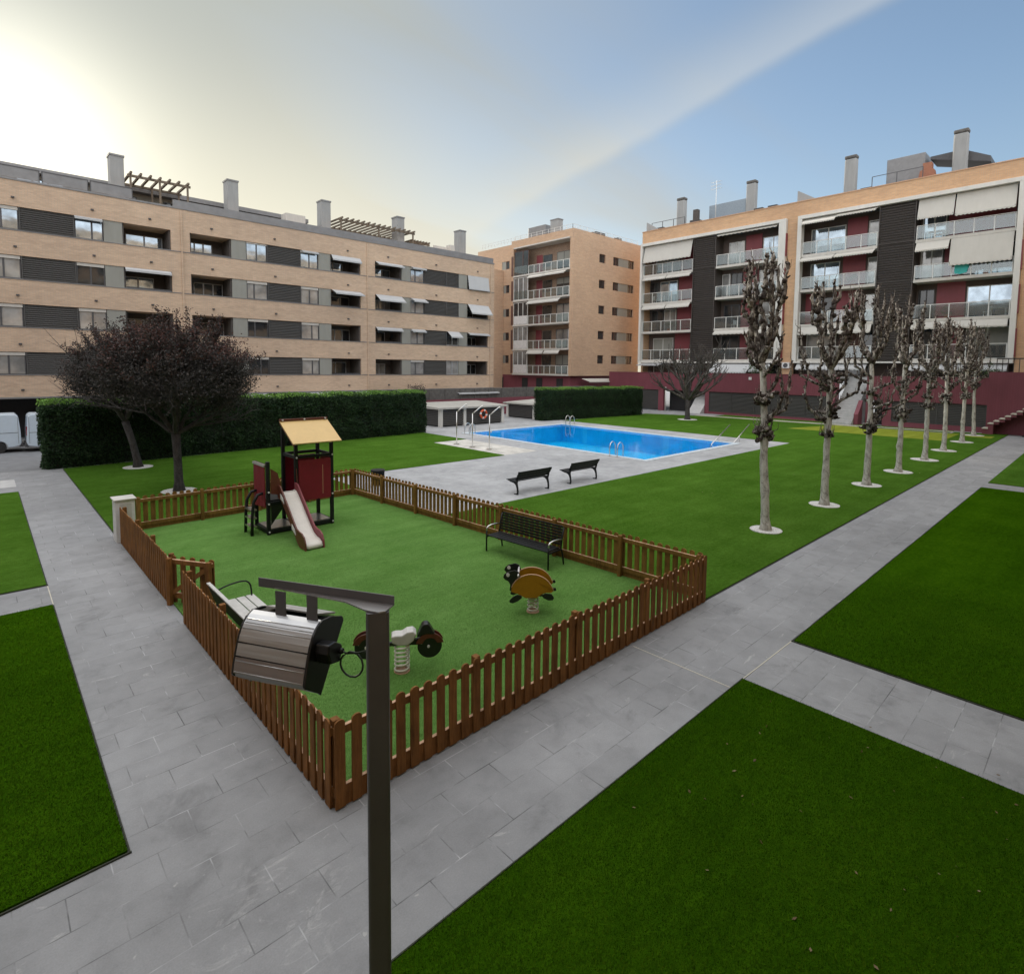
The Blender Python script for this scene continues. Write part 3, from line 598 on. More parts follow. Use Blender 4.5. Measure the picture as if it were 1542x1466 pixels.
def mid_block():
    B = empty('apartment_building', (62, 55, 0), 'smaller ochre brick corner block with stacked balconies, standing between the two longer buildings', 'apartment building')
    MAT['brickd'] = bricks('shaded_ochre_brick', (.20, .115, .075))  # darker copy of the ochre brick, balcony shade put into its colour
    X = 54.94; fl = [17.75, 14.38, 11.0, 7.65, 4.3]; sh = 3.35; cx = X+1.5
    wall = MB()
    wins = [(60.2, 61.5), (63.2, 64.5), (66.7, 68.0)]; wz = [19.0, 15.65, 12.3, 8.95, 5.72]; wh = 1.12
    # face towards -y with real openings: vertical piers and bands
    Yf = 47.69; T = .4
    xs = [X]+[v for p in wins for v in p]+[69.6]
    for i in range(0, len(xs), 2):
        a, b = xs[i], xs[i+1]
        if i == 4: continue
        wall.box(a, b, Yf, Yf+T, 4.1, 22.55)
    for p in wins+[(64.5, 66.7)]:
        z = 4.1
        for q in reversed(wz): wall.box(p[0], p[1], Yf, Yf+T, z, q); z = q+wh
        wall.box(p[0], p[1], Yf, Yf+T, z, 22.55)
    # face towards -x : corner pier, back wall of the balconies, roof band
    wall.box(X, X+1.0, Yf+T, Yf+T+.12, 4.1, 21.5); wall.box(X, X+.3, 58.6, 59.0, 4.1, 22.55)
    obj('recessed_wall', MB().box(cx, cx+.3, Yf+T+.125, 58.6, 4.1, 21.5), MAT['brickd'], B); wall.box(X, cx+.3, Yf+T, 58.6, 21.55, 22.55)
    # set back left wing
    XW = X+.55; opn = (60.0, 61.6)
    wall.box(XW, XW+.3, 59.0, opn[0], 4.1, 22.3); wall.box(XW, XW+.3, opn[1], 67, 4.1, 22.3); z = 4.1
    for q in reversed(wz): wall.box(XW, XW+.3, opn[0], opn[1], z, q); z = q+wh
    wall.box(XW, XW+.3, opn[0], opn[1], z, 22.3)
    obj('wall', wall, MAT['brickM'], B)
    core = MB(); core.box(cx+.3, 69.2, Yf+T+.0, 66.6, 4.1, 22.2); obj('core', core, MAT['shade'], B)
    obj('sun_block_wing', MB().box(43.0, XW-.002, 61.2, 67, 0, 18.9), MAT['brickM'], B)  # unseen mass added to keep the low sun off the lawn
    g = MB(); g.box(X+.5, 69, Yf+.6, 66.5, 0, 4.1); obj('ground_floor', g, MAT['maroon'], B)
    gd = MB()
    for y in (49.5, 53.2, 56, 61): gd.box(X+.44, X+.497, y, y+1.1, .3, 3.7)
    obj('ground_floor_door', gd, MAT['dark'], B)
    for q in wz:
        for k, p in enumerate(wins): window_y(B, p[0], p[1], q, q+wh, Yf+.14, 'glassd', (.5,) if k else (), fr='redbrown')
        obj('render_panel', MB().box(64.5+.003, 66.7-.003, Yf+.06, Yf+.2, q+.003, q+wh-.003), MAT['panel'], B)
        window_x(B, opn[0], opn[0]+.75, q, q+wh, XW+.1, 'glassd', (), fr='redbrown'); obj('render_panel', MB().box(XW+.06, XW+.2, opn[0]+.755, opn[1]-.003, q, q+wh), MAT['panel'], B)
    obj('canopy', MB().box(X-.25, cx, 48.2, 58.3, 21.38, 21.54), MAT['offw'], B)
    rs = random.Random(9)
    for i, z in enumerate(fl):
        sl = obj('balcony', MB().box(X-.12, cx, 48.12, 58.55, z-.22, z), MAT['offw'], B)
        railing_x(B, 48.2, 55.6, z, 1.12, X-.02, 7, 'railg')
        # glazed gallery in white frames on the left
        if i > 0: window_x(B, 55.7, 58.5, z, z+3.05, X, 'glass' if i != 2 else 'glassd', (.33, .66), fr='rail', name='gallery_window')
        else: window_x(B, 55.7, 58.5, z, z+3.3, X+.1, 'glassd', (.4,), fr='redbrown', name='gallery_window')
        obj('gallery_panel', MB().box(X-.01, X+.02, 55.8, 58.4, z+.1, z+1.2), MAT['plastic'] if i in (2, 3, 4) else MAT['railg'], B)
        window_x(B, 49.2, 51.7, z+.05, z+2.55, cx-.09, rs.choice(('glassc', 'glassd', 'glass')), (.5,), fr='framed', shut=rs.choice((0, .8, 1.3)))
        window_x(B, 52.6, 54.2, z+.9, z+2.45, cx-.09, 'glassd', (), fr='framed')
        obj('side_shutter', MB().box(X-.05, X+.0-.003, 58.62, 58.97, z, z+2.7), MAT['redbrown'], B)
        obj('wall_panel', MB().box(cx-.05, cx-.003, 54.4, 55.5, z, z+2.6), MAT['maroonp'], B)
    for i, y0, y1, out, dr in ((1, 48.6, 52.4, .55, .3), (1, 52.6, 55.4, .4, .3), (2, 49.6, 55.4, .5, .38), (4, 49.6, 52.3, .3, .35), (4, 52.5, 55.5, .3, .35)):
        z = fl[i]+sh-.24; mb = MB().add([(X-.1, y0, z), (X-.1, y1, z), (X-.1-out, y1, z-dr), (X-.1-out, y0, z-dr)], [(0, 1, 2, 3)]); mb.box(X-.14-out, X-.10-out, y0, y1, z-dr-.14, z-dr+.01)
        a = obj('awning', mb, MAT['awnc'], B); a.modifiers.new('thick', 'SOLIDIFY').thickness = .015
    # roof
    rr = MB()
    for a, b in (((X+.2, 48.0), (X+.2, 58.5)), ((X+.2, 48.0), (69.2, 48.0)), ((XW, 59), (XW, 66))):
        n = 10
        for i in range(n+1):
            x = a[0]+(b[0]-a[0])*i/n; y = a[1]+(b[1]-a[1])*i/n; rr.box(x-.02, x+.02, y-.02, y+.02, 22.5, 23.15)
        for z in (22.8, 23.13): rr.beam((*a, z), (*b, z), .03, .03)
    obj('roof_railing', rr, MAT['rail'], B)
    obj('lift_housing', MB().box(X+1.8, X+5, 54.3, 57.6, 22.2, 24.45), MAT['metal'], B, .05)
    c = obj('chimney', MB().box(X+1.2, X+2.1, 51.4, 52.8, 22.2, 24.5), MAT['chim'], B); obj('chimney_cap', MB().box(X+1.15, X+2.15, 51.35, 52.85, 24.503, 24.62), MAT['metal'], c)
    pieces('roof_vent', [bx(60.5, 62.5, 48.6, 50, 22.2, 23.2), bx(65.2, 66.2, 48.6, 50, 22.2, 23.15)], MAT['shade'], B)
    awning_y(B, 57, 63.5, Yf-.02, 3.75, .35, 1.3, 'awnc')
    h = MB(); 
mid_block()

# ------------------------------------------------------------------ right block: white framed balcony grids, looking along -x
XB = 64.5
def bay(B, y0, y1, z, st, seed, cfg, i):
    """one balcony of a bay; y0<y1; st = storey height"""
    rs = random.Random(seed); dep = 1.7; xb = XB+dep; top = z+st-.28
    sl = obj('balcony', MB().box(XB-.12, xb, y0, y1, z-.28, z), MAT['offw'], B)
    rl = railing_x(sl, y0+.03, y1-.03, z, 1.3, XB-.05, 5, 'railg')
    L = y1-y0
    # back wall: doors | maroon panel | glazing
    for k, (f0, f1, kind) in enumerate(cfg):
        a, b = y1-L*f1, y1-L*f0
        if kind == 'm': obj('wall_panel', MB().box(xb-.06, xb-.003, a, b, z, top), MAT['maroonp'], B)
        elif kind == 'b': obj('wall_panel', MB().box(xb-.04, xb-.003, a, b, z, top), MAT['redbrown'], B)
        elif kind == 'w': obj('wall_panel', MB().box(xb-.05, xb-.003, a, b, z, top), MAT['white'], B)
        else:
            gl = {'g': 'glass', 'c': 'glassc', 'd': 'glassd', 's': 'glassd'}[kind]
            window_x(B, a, b, z+.03, z+2.85, xb-.1, gl, (.5,) if b-a > 1.2 else (), fr='rail' if kind != 'd' else 'framed', shut=1.7 if kind == 's' else 0, name='balcony_door')
    return sl
def vawn(B, y0, y1, x, z, out, drop, mat='awnc'):
    mb = MB(); mb.add([(x, y0, z), (x, y1, z), (x-out, y1, z-drop), (x-out, y0, z-drop)], [(0, 1, 2, 3)])
    n = 14
    for k in range(n):       # scalloped valance
        a = y0+(y1-y0)*k/n; b = y0+(y1-y0)*(k+1)/n; mb.add([(x-out, a, z-drop), (x-out, b, z-drop), (x-out, b, z-drop-.10), (x-out, (a+b)/2, z-drop-.17), (x-out, a, z-drop-.10)], [(0, 1, 2, 3, 4)])
    o = obj('awning', mb, MAT[mat], B); o.modifiers.new('thick', 'SOLIDIFY').thickness = .02
    ar = MB(); 
    for y in (y0+.06, y1-.06): ar.tube([(x, y, z-min(drop, .9)*.6-.1), (x-out, y, z-drop)], .02, 5)
    obj('awning_arm', ar, MAT['framed'], o); return o
def right_block():
    B = empty('apartment_building', (68, 20, 0), 'orange brick apartment block with white framed balcony grids behind the row of pollarded trees', 'apartment building')
    MAT['shade2'] = streaky('shaded_balcony_render', (.085, .062, .054), .85, .1)  # shade inside the balconies is put into this wall colour
    fl = [17.3, 13.65, 9.98, 6.3]; st = 3.67; ZT = 21.0; TOP = 22.9
    YL, YR = 44.0, -14.0
    wall = MB()
    wall.box(XB, XB+.4, YR, YL, ZT+.35, TOP); wall.box(XB, XB+.4, 24.36, 25.5, 4.5, ZT+.35); wall.box(XB, XB+.4, YR, 6.23, 4.5, ZT+.35); wall.box(XB+.4, XB+12, YL-.3, YL, 4.5, TOP)
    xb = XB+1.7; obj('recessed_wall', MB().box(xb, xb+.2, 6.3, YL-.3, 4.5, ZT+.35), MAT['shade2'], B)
    obj('wall', wall, MAT['brickR'], B)
    cp = MB().box(XB-.06, XB+.45, YR, YL+.06, TOP+.003, TOP+.10); obj('parapet_cap', cp, MAT['tanedge'], B)
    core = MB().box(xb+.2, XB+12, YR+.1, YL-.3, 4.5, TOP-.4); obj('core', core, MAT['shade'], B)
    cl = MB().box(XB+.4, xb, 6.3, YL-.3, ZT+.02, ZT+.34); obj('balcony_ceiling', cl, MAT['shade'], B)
    def frame(y0, y1, pier_r, pier_l, nm='frame'):
        mb = MB(); x0, x1 = XB-.45, XB+.35
        mb.box(x0, x1, y0, y1, ZT, ZT+.36); mb.box(x0, x1, y0, y1, 5.86, 6.02); mb.box(x0, x1, y0, y0+pier_r, 6.02, ZT); mb.box(x0, x1, y1-pier_l, y1, 6.02, ZT)
        return obj(nm, mb, MAT['white'], B, .02)
    frame(25.52, 43.98, .75, .28); frame(6.25, 24.32, .42, .42)
    obj('side_screen', MB().box(XB+.0, XB+.3, 25.30, 25.515, 6.3, 20.6), MAT['maroonp'], B) if False else None
    for z in fl:
        for y in (25.44, 6.17): obj('side_screen', bx(XB-.38, XB-.02, y, y+.075, z+.1, z+2.5), MAT['maroonp'], B)
    def louv(y0, y1):
        mb = MB(); mb.box(XB-.02, XB+.05, y0, y1, 6.05, ZT-.02); k = 64
        for i in range(k):
            z = 6.05+(i+.5)*(ZT-6.07)/k; mb.add([(XB-.02, y0, z+.08), (XB-.02, y1, z+.08), (XB-.16, y1, z-.02), (XB-.16, y0, z-.02), (XB-.02, y0, z-.03), (XB-.02, y1, z-.03)], [(0, 1, 2, 3), (3, 2, 5, 4)])
        for z in fl: mb.box(XB-.15, XB-.02, y0, y1, z-.03, z+.03)
        for y in (y0, y1-.08): mb.box(XB-.17, XB-.02, y, y+.08, 6.05, ZT-.02)
        mb.box(XB+.05, xb, y0, y1, 6.05, ZT)
        obj('louvre_panel', mb, MAT['louvb'], B)
    louv(33.6, 36.5); louv(13.85, 16.85)
    A1 = (36.55, 43.68); A2 = (26.3, 33.55); B1 = (16.9, 23.88); B2 = (6.7, 13.8)
    C = {(0, 0): [(0, .12, 'b'), (.12, .6, 's'), (.62, .98, 'm')], (0, 1): [(0, .2, 'd'), (.22, .58, 'g'), (.6, .95, 'm')], (0, 2): [(.05, .3, 'd'), (.32, .56, 'c'), (.58, .88, 'm')], (0, 3): [(.1, .52, 's'), (.55, .85, 'm'), (.88, .98, 'c')],
         (1, 0): [(.1, .36, 'c'), (.38, .64, 'm'), (.66, .98, 'g')], (1, 1): [(.0, .14, 'c'), (.16, .34, 'd'), (.36, .6, 'm'), (.62, .95, 'c')], (1, 2): [(.05, .32, 'd'), (.34, .62, 'm'), (.64, .96, 'c')], (1, 3): [(.02, .32, 'd'), (.34, .6, 'm'), (.62, .98, 'd')],
         (2, 0): [(.04, .52, 'g'), (.54, .8, 'm'), (.82, .98, 'c')], (2, 1): [(.05, .46, 'g'), (.5, .8, 'm'), (.83, .97, 'c')], (2, 2): [(.0, .08, 'm'), (.1, .4, 'd'), (.44, .78, 'm'), (.82, .99, 'c')], (2, 3): [(.04, .46, 'c'), (.5, .8, 'b'), (.82, .98, 'd')],
         (3, 0): [(.02, .28, 'g'), (.3, .96, 'm')], (3, 1): [(.02, .26, 'c'), (.28, .45, 'm'), (.47, .98, 'g')], (3, 2): [(.02, .20, 'd'), (.22, .52, 'm'), (.54, .99, 'g')], (3, 3): [(.02, .2, 'd'), (.22, .52, 'm'), (.56, .98, 's')]}
    for bi, (y0, y1) in enumerate((A1, A2, B1, B2)):
        for i, z in enumerate(fl): bay(B, y0, y1, z, st, bi*10+i, C[(bi, i)], i)
    zt = [ZT-.05]+[z-.30 for z in fl[:3]]
    vawn(B, 36.7, 43.5, XB-.02, zt[0], .5, 2.0); vawn(B, 36.7, 40, XB-.14, zt[1], .45, .35); vawn(B, 40.1, 43.5, XB-.14, zt[1], .45, .35); vawn(B, 36.7, 40, XB-.14, zt[2], .45, .45); vawn(B, 40.1, 43.5, XB-.14, zt[2], .45, .45)
    vawn(B, 26.5, 33.4, XB-.02, zt[0], .35, .12); vawn(B, 26.5, 33.4, XB-.14, zt[3], .5, .35)
    vawn(B, 20.6, 23.8, XB-.02, zt[0], .9, .55); vawn(B, 17.0, 20.5, XB-.02, zt[0], .9, .3); vawn(B, 20.6, 23.8, XB-.14, zt[1], .9, .45); vawn(B, 17.0, 20.5, XB-.14, zt[1], .9, .4); vawn(B, 17.0, 23.8, XB-.14, zt[3], .4, .7)
    vawn(B, 11.0, 13.7, XB-.02, zt[0], .5, 1.75); vawn(B, 6.8, 10.9, XB-.02, zt[0], .5, 1.9); vawn(B, 11.2, 13.7, XB-.14, zt[1], .5, .75); vawn(B, 6.8, 11.1, XB-.14, zt[1], .45, 2.3); vawn(B, 6.8, 13.7, XB-.14, zt[3], .35, .55)
    # ground floor openings above the terrace wall
    for y0, y1, k in ((26.5, 29.5, 'glassd'), (30.5, 33, 'glassd'), (37, 39.5, 'glassc'), (40.5, 42.8, 'glassd'), (17.5, 19.5, 'glassd'), (20.5, 23, 'glassc'), (8, 12, 'glassd')):
        window_x(B, y0, y1, 4.55, 5.7, xb-.1, k, (.5,), fr='rail')
    for y0, y1, o, dr in ((40.3, 43.6, 1.0, .15), (28.6, 33.2, 1.7, .95), (26.2, 28.4, 1.6, .8), (17.2, 23.8, .5, .5), (6.6, 13.6, .5, .5)):
        vawn(B, y0, y1, XB-.2, 5.8, o, dr, 'awn')
    ac = MB().box(XB-.35, XB-.003, 24.55, 25.35, 5.3, 5.95); a = obj('air_conditioner', ac, MAT['plastic'], B, .02)
    f = MB(); f.tube([(XB-.36, 24.95, 5.62), (XB-.375, 24.95, 5.62)], .24, 20); obj('fan_grille', f, MAT['framed'], a)
    # roofline: round cornered chimneys, tanks, antenna
    for y, zt_ in ((40.45, 27.35), (31.2, 27.45), (20.65, 27.6), (11.45, 27.6)):
        c = obj('chimney', MB().box(67.6, 68.4, y-.55, y+.55, 22.4, zt_-.35), MAT['chim'], B, .12); obj('chimney_cap', MB().box(67.57, 68.43, y-.57, y+.57, zt_-.345, zt_), MAT['stone'], c, .1)
    obj('roof_tank', MB().box(68, 71, 31.9, 36.6, 22.6, 25.6), plain('blue_grey_sheet', (.22, .26, .30), .4, .4), B, .04)
    obj('roof_tank', MB().box(68, 71, 14.2, 17.4, 22.6, 26.35), MAT['metal'], B, .04)
    pv = MB(); pv.prism([(9.3, 24.4), (13.9, 25.7), (13.9, 25.95), (11.4, 26.0), (9.3, 24.9)], 'x', 68.6, 71.5); obj('roof_canopy', pv, MAT['framed'], B)
    vv = MB(); vv.prism([(13.0, 22.9), (14.6, 22.9), (14.35, 24.3), (14.15, 24.4), (14.15, 25.0), (13.45, 25.0), (13.45, 24.4), (13.25, 24.3)], 'x', 67.0, 67.8); obj('brick_flue', vv, MAT['terracotta'], B)
    for y in (44-1.6, 27.9, 29.5, 18.6, 24.6): obj('roof_vent', bx(66, 67, y-.5, y+.5, 22.7, 23.6 if y > 20 else 23.5), MAT['shade'], B)
    rv = MB(); rv.box(66.2, 66.8, 37.2, 37.8, 23.7, 25.0); rv.box(66, 67, 36.9, 38.1, 22.7, 23.7); obj('roof_vent', rv, MAT['shade'], B)
    fin = MB()
    for y in (43.9, 24.9): fin.prism([(y, 22.95), (y-2.2, 22.95), (y-.1, 24.3), (y, 24.3)], 'x', 65.2, 65.3)
    obj('party_fin', fin, MAT['chim'], B)
    rr = MB(); rr.beam((66.0, 38.8, 24.3), (66.0, 43.6, 24.3), .05, .05)
    for y in (38.8, 40.4, 42, 43.6): rr.box(65.97, 66.03, y-.03, y+.03, 22.8, 24.3)
    for k in range(7): rr.beam((66.0, 13.9+k*.6, 24.4), (66.0, 14.5+k*.6, 24.4), .05, .05)
    for y in (13.9, 16, 18.1): rr.box(65.97, 66.03, y-.03, y+.03, 22.8, 24.4)
    obj('roof_railing', rr, MAT['framed'], B)
    an = MB(); an.tube([(67, 35.2, 22.8), (67, 35.2, 28.2)], .035, 6)
    for k, z in enumerate((27.2, 27.6, 28.0)):
        an.tube([(67, 34.6, z), (67, 35.9, z)], .018, 4)
        for q in range(5): an.tube([(66.7, 34.6+q*.3, z), (67.3, 34.6+q*.3, z)], .012, 4)
    obj('antenna', an, MAT['rail'], B)
right_block()
# things standing on the balconies
def bal_chair(x, y, z, rz, lab, grp='white plastic chairs on the balconies'):
    t = local(empty('balcony_chair', (x, y, z), lab, 'chair', grp)); t.rotation_euler.z = rz
    s = MB().box(-.24, .24, -.24, .24, .42, .46); obj('seat', s, MAT['plastic'], t)
    obj('backrest', MB().box(-.24, -.2, -.22, .22, .47, .9), MAT['plastic'], t)
    for a in (-.2, .2):
        for b in (-.2, .2): obj('leg', MB().box(a-.02, a+.02, b-.02, b+.02, 0, .42), MAT['plastic'], t)
bal_chair(65.2, 42.4, 13.65, 0, 'left hand white plastic chair on the second balcony down in the left white frame')
bal_chair(65.2, 41.2, 13.65, 2.6, 'right hand white plastic chair on the second balcony down in the left white frame')
bal_chair(65.2, 8.3, 9.98, 1.2, 'white plastic chair on the third balcony down at the right end of the block')
def bal_table(x, y, z, lab):
    t = local(empty('balcony_table', (x, y, z), lab, 'table'))
    obj('table_top', MB().box(-.4, .4, -.6, .6, .70, .74), MAT['plastic'], t)
    for a in (-.34, .34):
        for b in (-.52, .52): obj('leg', MB().box(a-.025, a+.025, b-.025, b+.025, 0, .70), MAT['plastic'], t)
bal_table(65.3, 7.6, 9.98, 'white table on the lower right balcony of the right white frame')
tw = MB(); tw.add([(XB-.10, 10.75, 14.98), (XB-.11, 9.75, 14.98), (XB-.13, 9.7, 14.4), (XB-.12, 9.85, 13.92), (XB-.14, 10.3, 13.80), (XB-.12, 10.72, 13.9)], [(0, 1, 2, 3, 4, 5)])
o = obj('towel', tw, MAT['turq'], org=(XB-.1, 10.2, 14.4)); o.modifiers.new('thick', 'SOLIDIFY').thickness = .015; tag(o, 'turquoise towel hanging on the glass balcony railing of the right white framed grid', 'towel')
def foliage(name, n, cen, ext, size, mat, parent=None, org=(0, 0, 0), shell=.0, flat=1.0, seed=1, clump=0, cs=.3):
    r = np.random.default_rng(seed); d = r.normal(size=(n, 3)); d /= np.linalg.norm(d, axis=1)[:, None]; rad = r.random(n)**(1/3.)*(1-shell)+shell
    P = np.array(cen)+d*rad[:, None]*np.array(ext)
    if clump:
        C = np.array(cen)+(lambda q: q/np.linalg.norm(q, axis=1)[:, None]*(r.random(clump)**.4)[:, None])(r.normal(size=(clump, 3)))*np.array(ext)
        P = C[r.integers(0, clump, n)]+r.normal(size=(n, 3))*cs
    return leaves(name, P, size, mat, parent, org, r)
def leaves(name, P, size, mat, parent, org, r, asp=.55, nrm=None, tilt=1.0):
    n = len(P); a = r.normal(size=(n, 3)); a /= np.linalg.norm(a, axis=1)[:, None]
    b = r.normal(size=(n, 3))
    if nrm is not None: b = b*tilt+nrm; 
    b = np.cross(a, b); b /= np.linalg.norm(b, axis=1)[:, None]
    s = size*(.6+.8*r.random(n))[:, None]
    V = np.stack([P-a*s/2, P+b*s*asp/2, P+a*s/2, P-b*s*asp/2], 1).reshape(-1, 3); F = np.arange(4*n).reshape(-1, 4)
    return npmesh(name, V, F, mat, parent, org)
def bal_plant(y, z, hh, wd, lab, seed, mat='shrub'):
    x = 65.0; t = empty('potted_plant', (x, y, z), lab, 'potted plant', 'potted plants on the balconies')
    obj('pot', MB().tube([(x, y, z), (x, y, z+.34)], [.16, .22], 12), MAT['terracotta'], t); foliage('foliage', 260, (x, y, z+.34+hh/2), (wd, wd, hh/2), .11, MAT[mat], t, (x, y, z), seed=seed, clump=9, cs=.12)
bal_plant(10.4, 13.65, 1.0, .45, 'leafy plant behind the railing just left of the turquoise towel', 1)
bal_plant(8.6, 13.65, 1.2, .5, 'tall leafy plant behind the railing right of the turquoise towel', 2)
bal_plant(11.2, 9.98, .8, .4, 'small leafy plant on the third balcony down, right part of the right white frame', 3)
bal_plant(40.0, 9.98, .9, .45, 'leafy plant on the third balcony down in the left part of the left white frame', 4)
bal_plant(28.2, 6.3, 1.0, .5, 'reddish plant on the lowest balcony in the right part of the left white frame', 5, 'plumtip')
bal_plant(19.0, 13.65, .9, .4, 'leafy plant on the second balcony down, left part of the right white frame', 6)
bal_chair(65.3, 31.5, 9.98, 1.0, 'white plastic chair on the third balcony down, right part of the left white frame')
bal_table(65.3, 12.4, 17.3, 'white table on the top right balcony of the right white frame')
def shrub(x, y, z, rx, ry, rz, n, size, label, mat='shrub', group=None, seed=1):
    e = empty('shrub', (x, y, z-rz), label, 'shrub', group); k = MB()
    for i in range(5):
        a = i*1.3; k.tube([(x, y, z-rz), (x+rx*.3*math.cos(a), y+ry*.3*math.sin(a), z), (x+rx*.5*math.cos(a), y+ry*.5*math.sin(a), z+rz*.5)], [.03, .02, .008], 5)
    obj('stem', k, MAT['barkd'], e); foliage('foliage', n, (x, y, z), (rx, ry, rz), size, MAT[mat], e, (x, y, z-rz), seed=seed, clump=26, cs=min(rx, rz)*.22)
shrub(62.6, 27.2, 5.0, .8, 1.4, .75, 900, .12, 'dark leafy shrub on the terrace wall under the pale awning beside the brick pier', seed=3)
shrub(62.9, 8.3, 5.2, .6, 1.6, .7, 900, .12, 'leafy green shrub on the maroon terrace wall at the right end of the block', seed=4)
shrub(30.4, 45.6, 2.9, 1.1, .6, .55, 700, .10, 'small reddish bush showing above the tall hedge in front of the tan block', 'plum', seed=5)

def near_block():
    """the block the picture is taken from: its rooms look on the yard and it is what the windows opposite reflect; its height, slabs and side wing are added to shade the near yard"""
    B = empty('apartment_building', (20, -9, 0), 'tan brick apartment block on the near side of the yard, outside the photo', 'apartment building')
    Y = -4.0; zs = [0, 3.3, 6.5, 9.7, 12.9, 16.1, 19.3]; w_ = MB(); g = MB(); sl = MB()
    for z in zs:
        w_.box(-34, 66, Y-.4, Y, z, z+1.2); g.box(-33.9, 65.9, Y-.35, Y-.25, z+1.2, z+3.2)
        if z > 4: sl.box(-34, 66, Y+.002, -.6, z, z+.25)  # unseen slabs added to darken the ground near the camera
    for x in np.arange(-34, 66, 6.4): w_.box(x, x+2.2, Y-.41, Y-.001, 0, 22.5)
    w_.box(-34, 66, Y-.4, Y, 22.5, 23.6); w_.box(-34, 66, Y-14, Y-.42, 0, 22.6)
    obj('wall', w_, MAT['brickL'], B); obj('window_band', g, MAT['glassd'], B); obj('balcony', sl, MAT['offw'], B)
    wl = MB().box(-40, -14, -4, 30, 0, 19); obj('side_shade_wing', wl, MAT['brickL'], B)  # unseen wing added to cut the light on the near left turf
near_block()

# ------------------------------------------------------------------ terrace walls, garages, stairs
XW = 61.3
def rib(mb, x, y0, y1, z0, z1, n): 
    for i in range(n):
        y = y0+(y1-y0)*(i+.5)/n; mb.box(x-.035, x-.001, y-.02, y+.02, z0, z1)
def garage_louvre(parent, y0, y1, z0, z1, x):
    mb = MB(); mb.box(x+.10, x+.14, y0, y1, z0, z1); n = int((z1-z0)/.14)
    for i in range(n):
        z = z0+(z1-z0)*(i+.5)/n; mb.add([(x+.09, y0, z+.05), (x+.09, y1, z+.05), (x+.0, y1, z-.03), (x+.0, y0, z-.03), (x+.09, y0, z-.03), (x+.09, y1, z-.03)], [(0, 1, 2, 3), (3, 2, 5, 4)])
    k = max(1, int((y1-y0)/2.4))
    for i in range(k+1):
        y = y0+(y1-y0)*i/k; mb.box(x-.02, x+.10, y-.03 if i else y, y+.03 if i < k else y, z0, z1)
    return obj('louvre', mb, MAT['louv'], parent)
def terrace():
    W = empty('terrace_wall', (XW, 25, 0), 'maroon terrace wall with charcoal louvred panels below, along the far side of the lawn', 'wall')
    mb = MB(); x0, x1 = XW, XW+.4
    mb.box(x0, x1, 18.75, 46.5, 2.55, 4.62); mb.box(x0, x1, 7.4, 16.3, 2.35, 4.55)
    for a, b in ((38.2, 38.9), (32.2, 32.7), (18.75, 19.1), (14.2, 14.9), (15.9, 16.3)): mb.box(x0, x1, a, b, 0, 2.55 if a > 18 else 2.35)
    mb.box(x0, x1, 7.4, 14.2, 0, .45); mb.box(x0, x1, 19.1, 32.2, 0, .25)
    rib(mb, x0, 7.4, 16.3, 2.36, 4.55, 60); rib(mb, x0, 18.8, 46.4, 2.56, 4.61, 150)
    obj('wall', mb, MAT['maroon'], W)
    garage_louvre(W, 19.1, 32.2, .25, 2.55, XW+.05); garage_louvre(W, 38.9, 46.4, .1, 2.55, XW+.05); garage_louvre(W, 7.4, 14.2, .45, 2.35, XW+.05)
    obj('passage_back', MB().box(XW+1.5, XW+1.6, 34.5, 38.2, 0, 2.54).box(XW+1.5, XW+1.6, 14.9, 15.9, 0, 2.34), MAT['dark'], W)
    fl = MB(); fl.box(XW+.4, XB, 18.8, 46.5, 4.30, 4.5); fl.box(XW+.4, XB, 4, 16.3, 4.2, 4.4); fl.box(XB, XB+2, -14, 46.5, 4.0, 4.5); obj('terrace_floor', fl, MAT['pale'], W)
    obj('post', MB().tube([(61.0, 37.7, 0), (61.0, 37.7, 2.9)], .07, 8), MAT['white'], W)
    obj('wall_lamp', MB().box(XW-.12, XW-.04, 27.3, 27.6, 4.0, 4.3), MAT['plastic'], W)
    obj('pillar', MB().box(61.25, 61.85, 16.9-.55, 16.9-.05, 4.5, 5.9) , MAT['brickR'], W) if False else None
    cap = MB().box(x0-.05, x1+.05, 18.75, 46.5, 4.623, 4.68).box(x0-.05, x1+.05, 7.4, 16.3, 4.553, 4.61); obj('coping', cap, MAT['maroon'], W)
terrace()
def steps_x():
    T = empty('staircase', (61.3, 17.5, 0), 'pale concrete steps climbing between maroon walls to the upper terrace, behind the third pollarded tree', 'staircase')
    mb = MB(); n = 20; y0, y1 = 16.9, 18.75
    for i in range(n): mb.box(59.3+i*.27, 59.3+(i+1)*.27 if i < n-1 else 66, y0, y1, 0, .22*(i+1))
    obj('steps', mb, MAT['pale'], T)
    s = MB()
    for ya, yb in ((18.753, 18.95),):
        s.prism([(59.2, 0), (61.3, 0), (61.3, 4.6), (60.9, 2.9), (59.2, 1.1)], 'y', ya, yb)
    obj('side_wall', s, MAT['maroon'], T)
    s2 = MB().prism([(60.0, 0), (61.3, 0), (61.3, 2.3), (60.0, 1.0)], 'y', 16.55, 16.895); obj('side_wall', s2, MAT['maroon'], T)
    h = MB(); h.tube([(59.4, 18.6, 1.3), (61.3, 18.6, 3.0), (64.3, 18.6, 5.4)], .03, 6); obj('handrail', h, MAT['framed'], T)
steps_x()
def steps_ramp():
    T = empty('staircase', (60.6, 38, 0), 'pale ramp beside the maroon pier behind the bare round headed tree', 'staircase')
    mb = MB().prism([(60.3, 0), (61.29, 0), (61.29, .9)], 'y', 32.75, 34.3); mb.prism([(61.29, 0), (64.4, 0), (64.4, 4.2), (61.29, .9)], 'y', 32.75, 34.3); obj('ramp', mb, MAT['pale'], T)
steps_ramp()
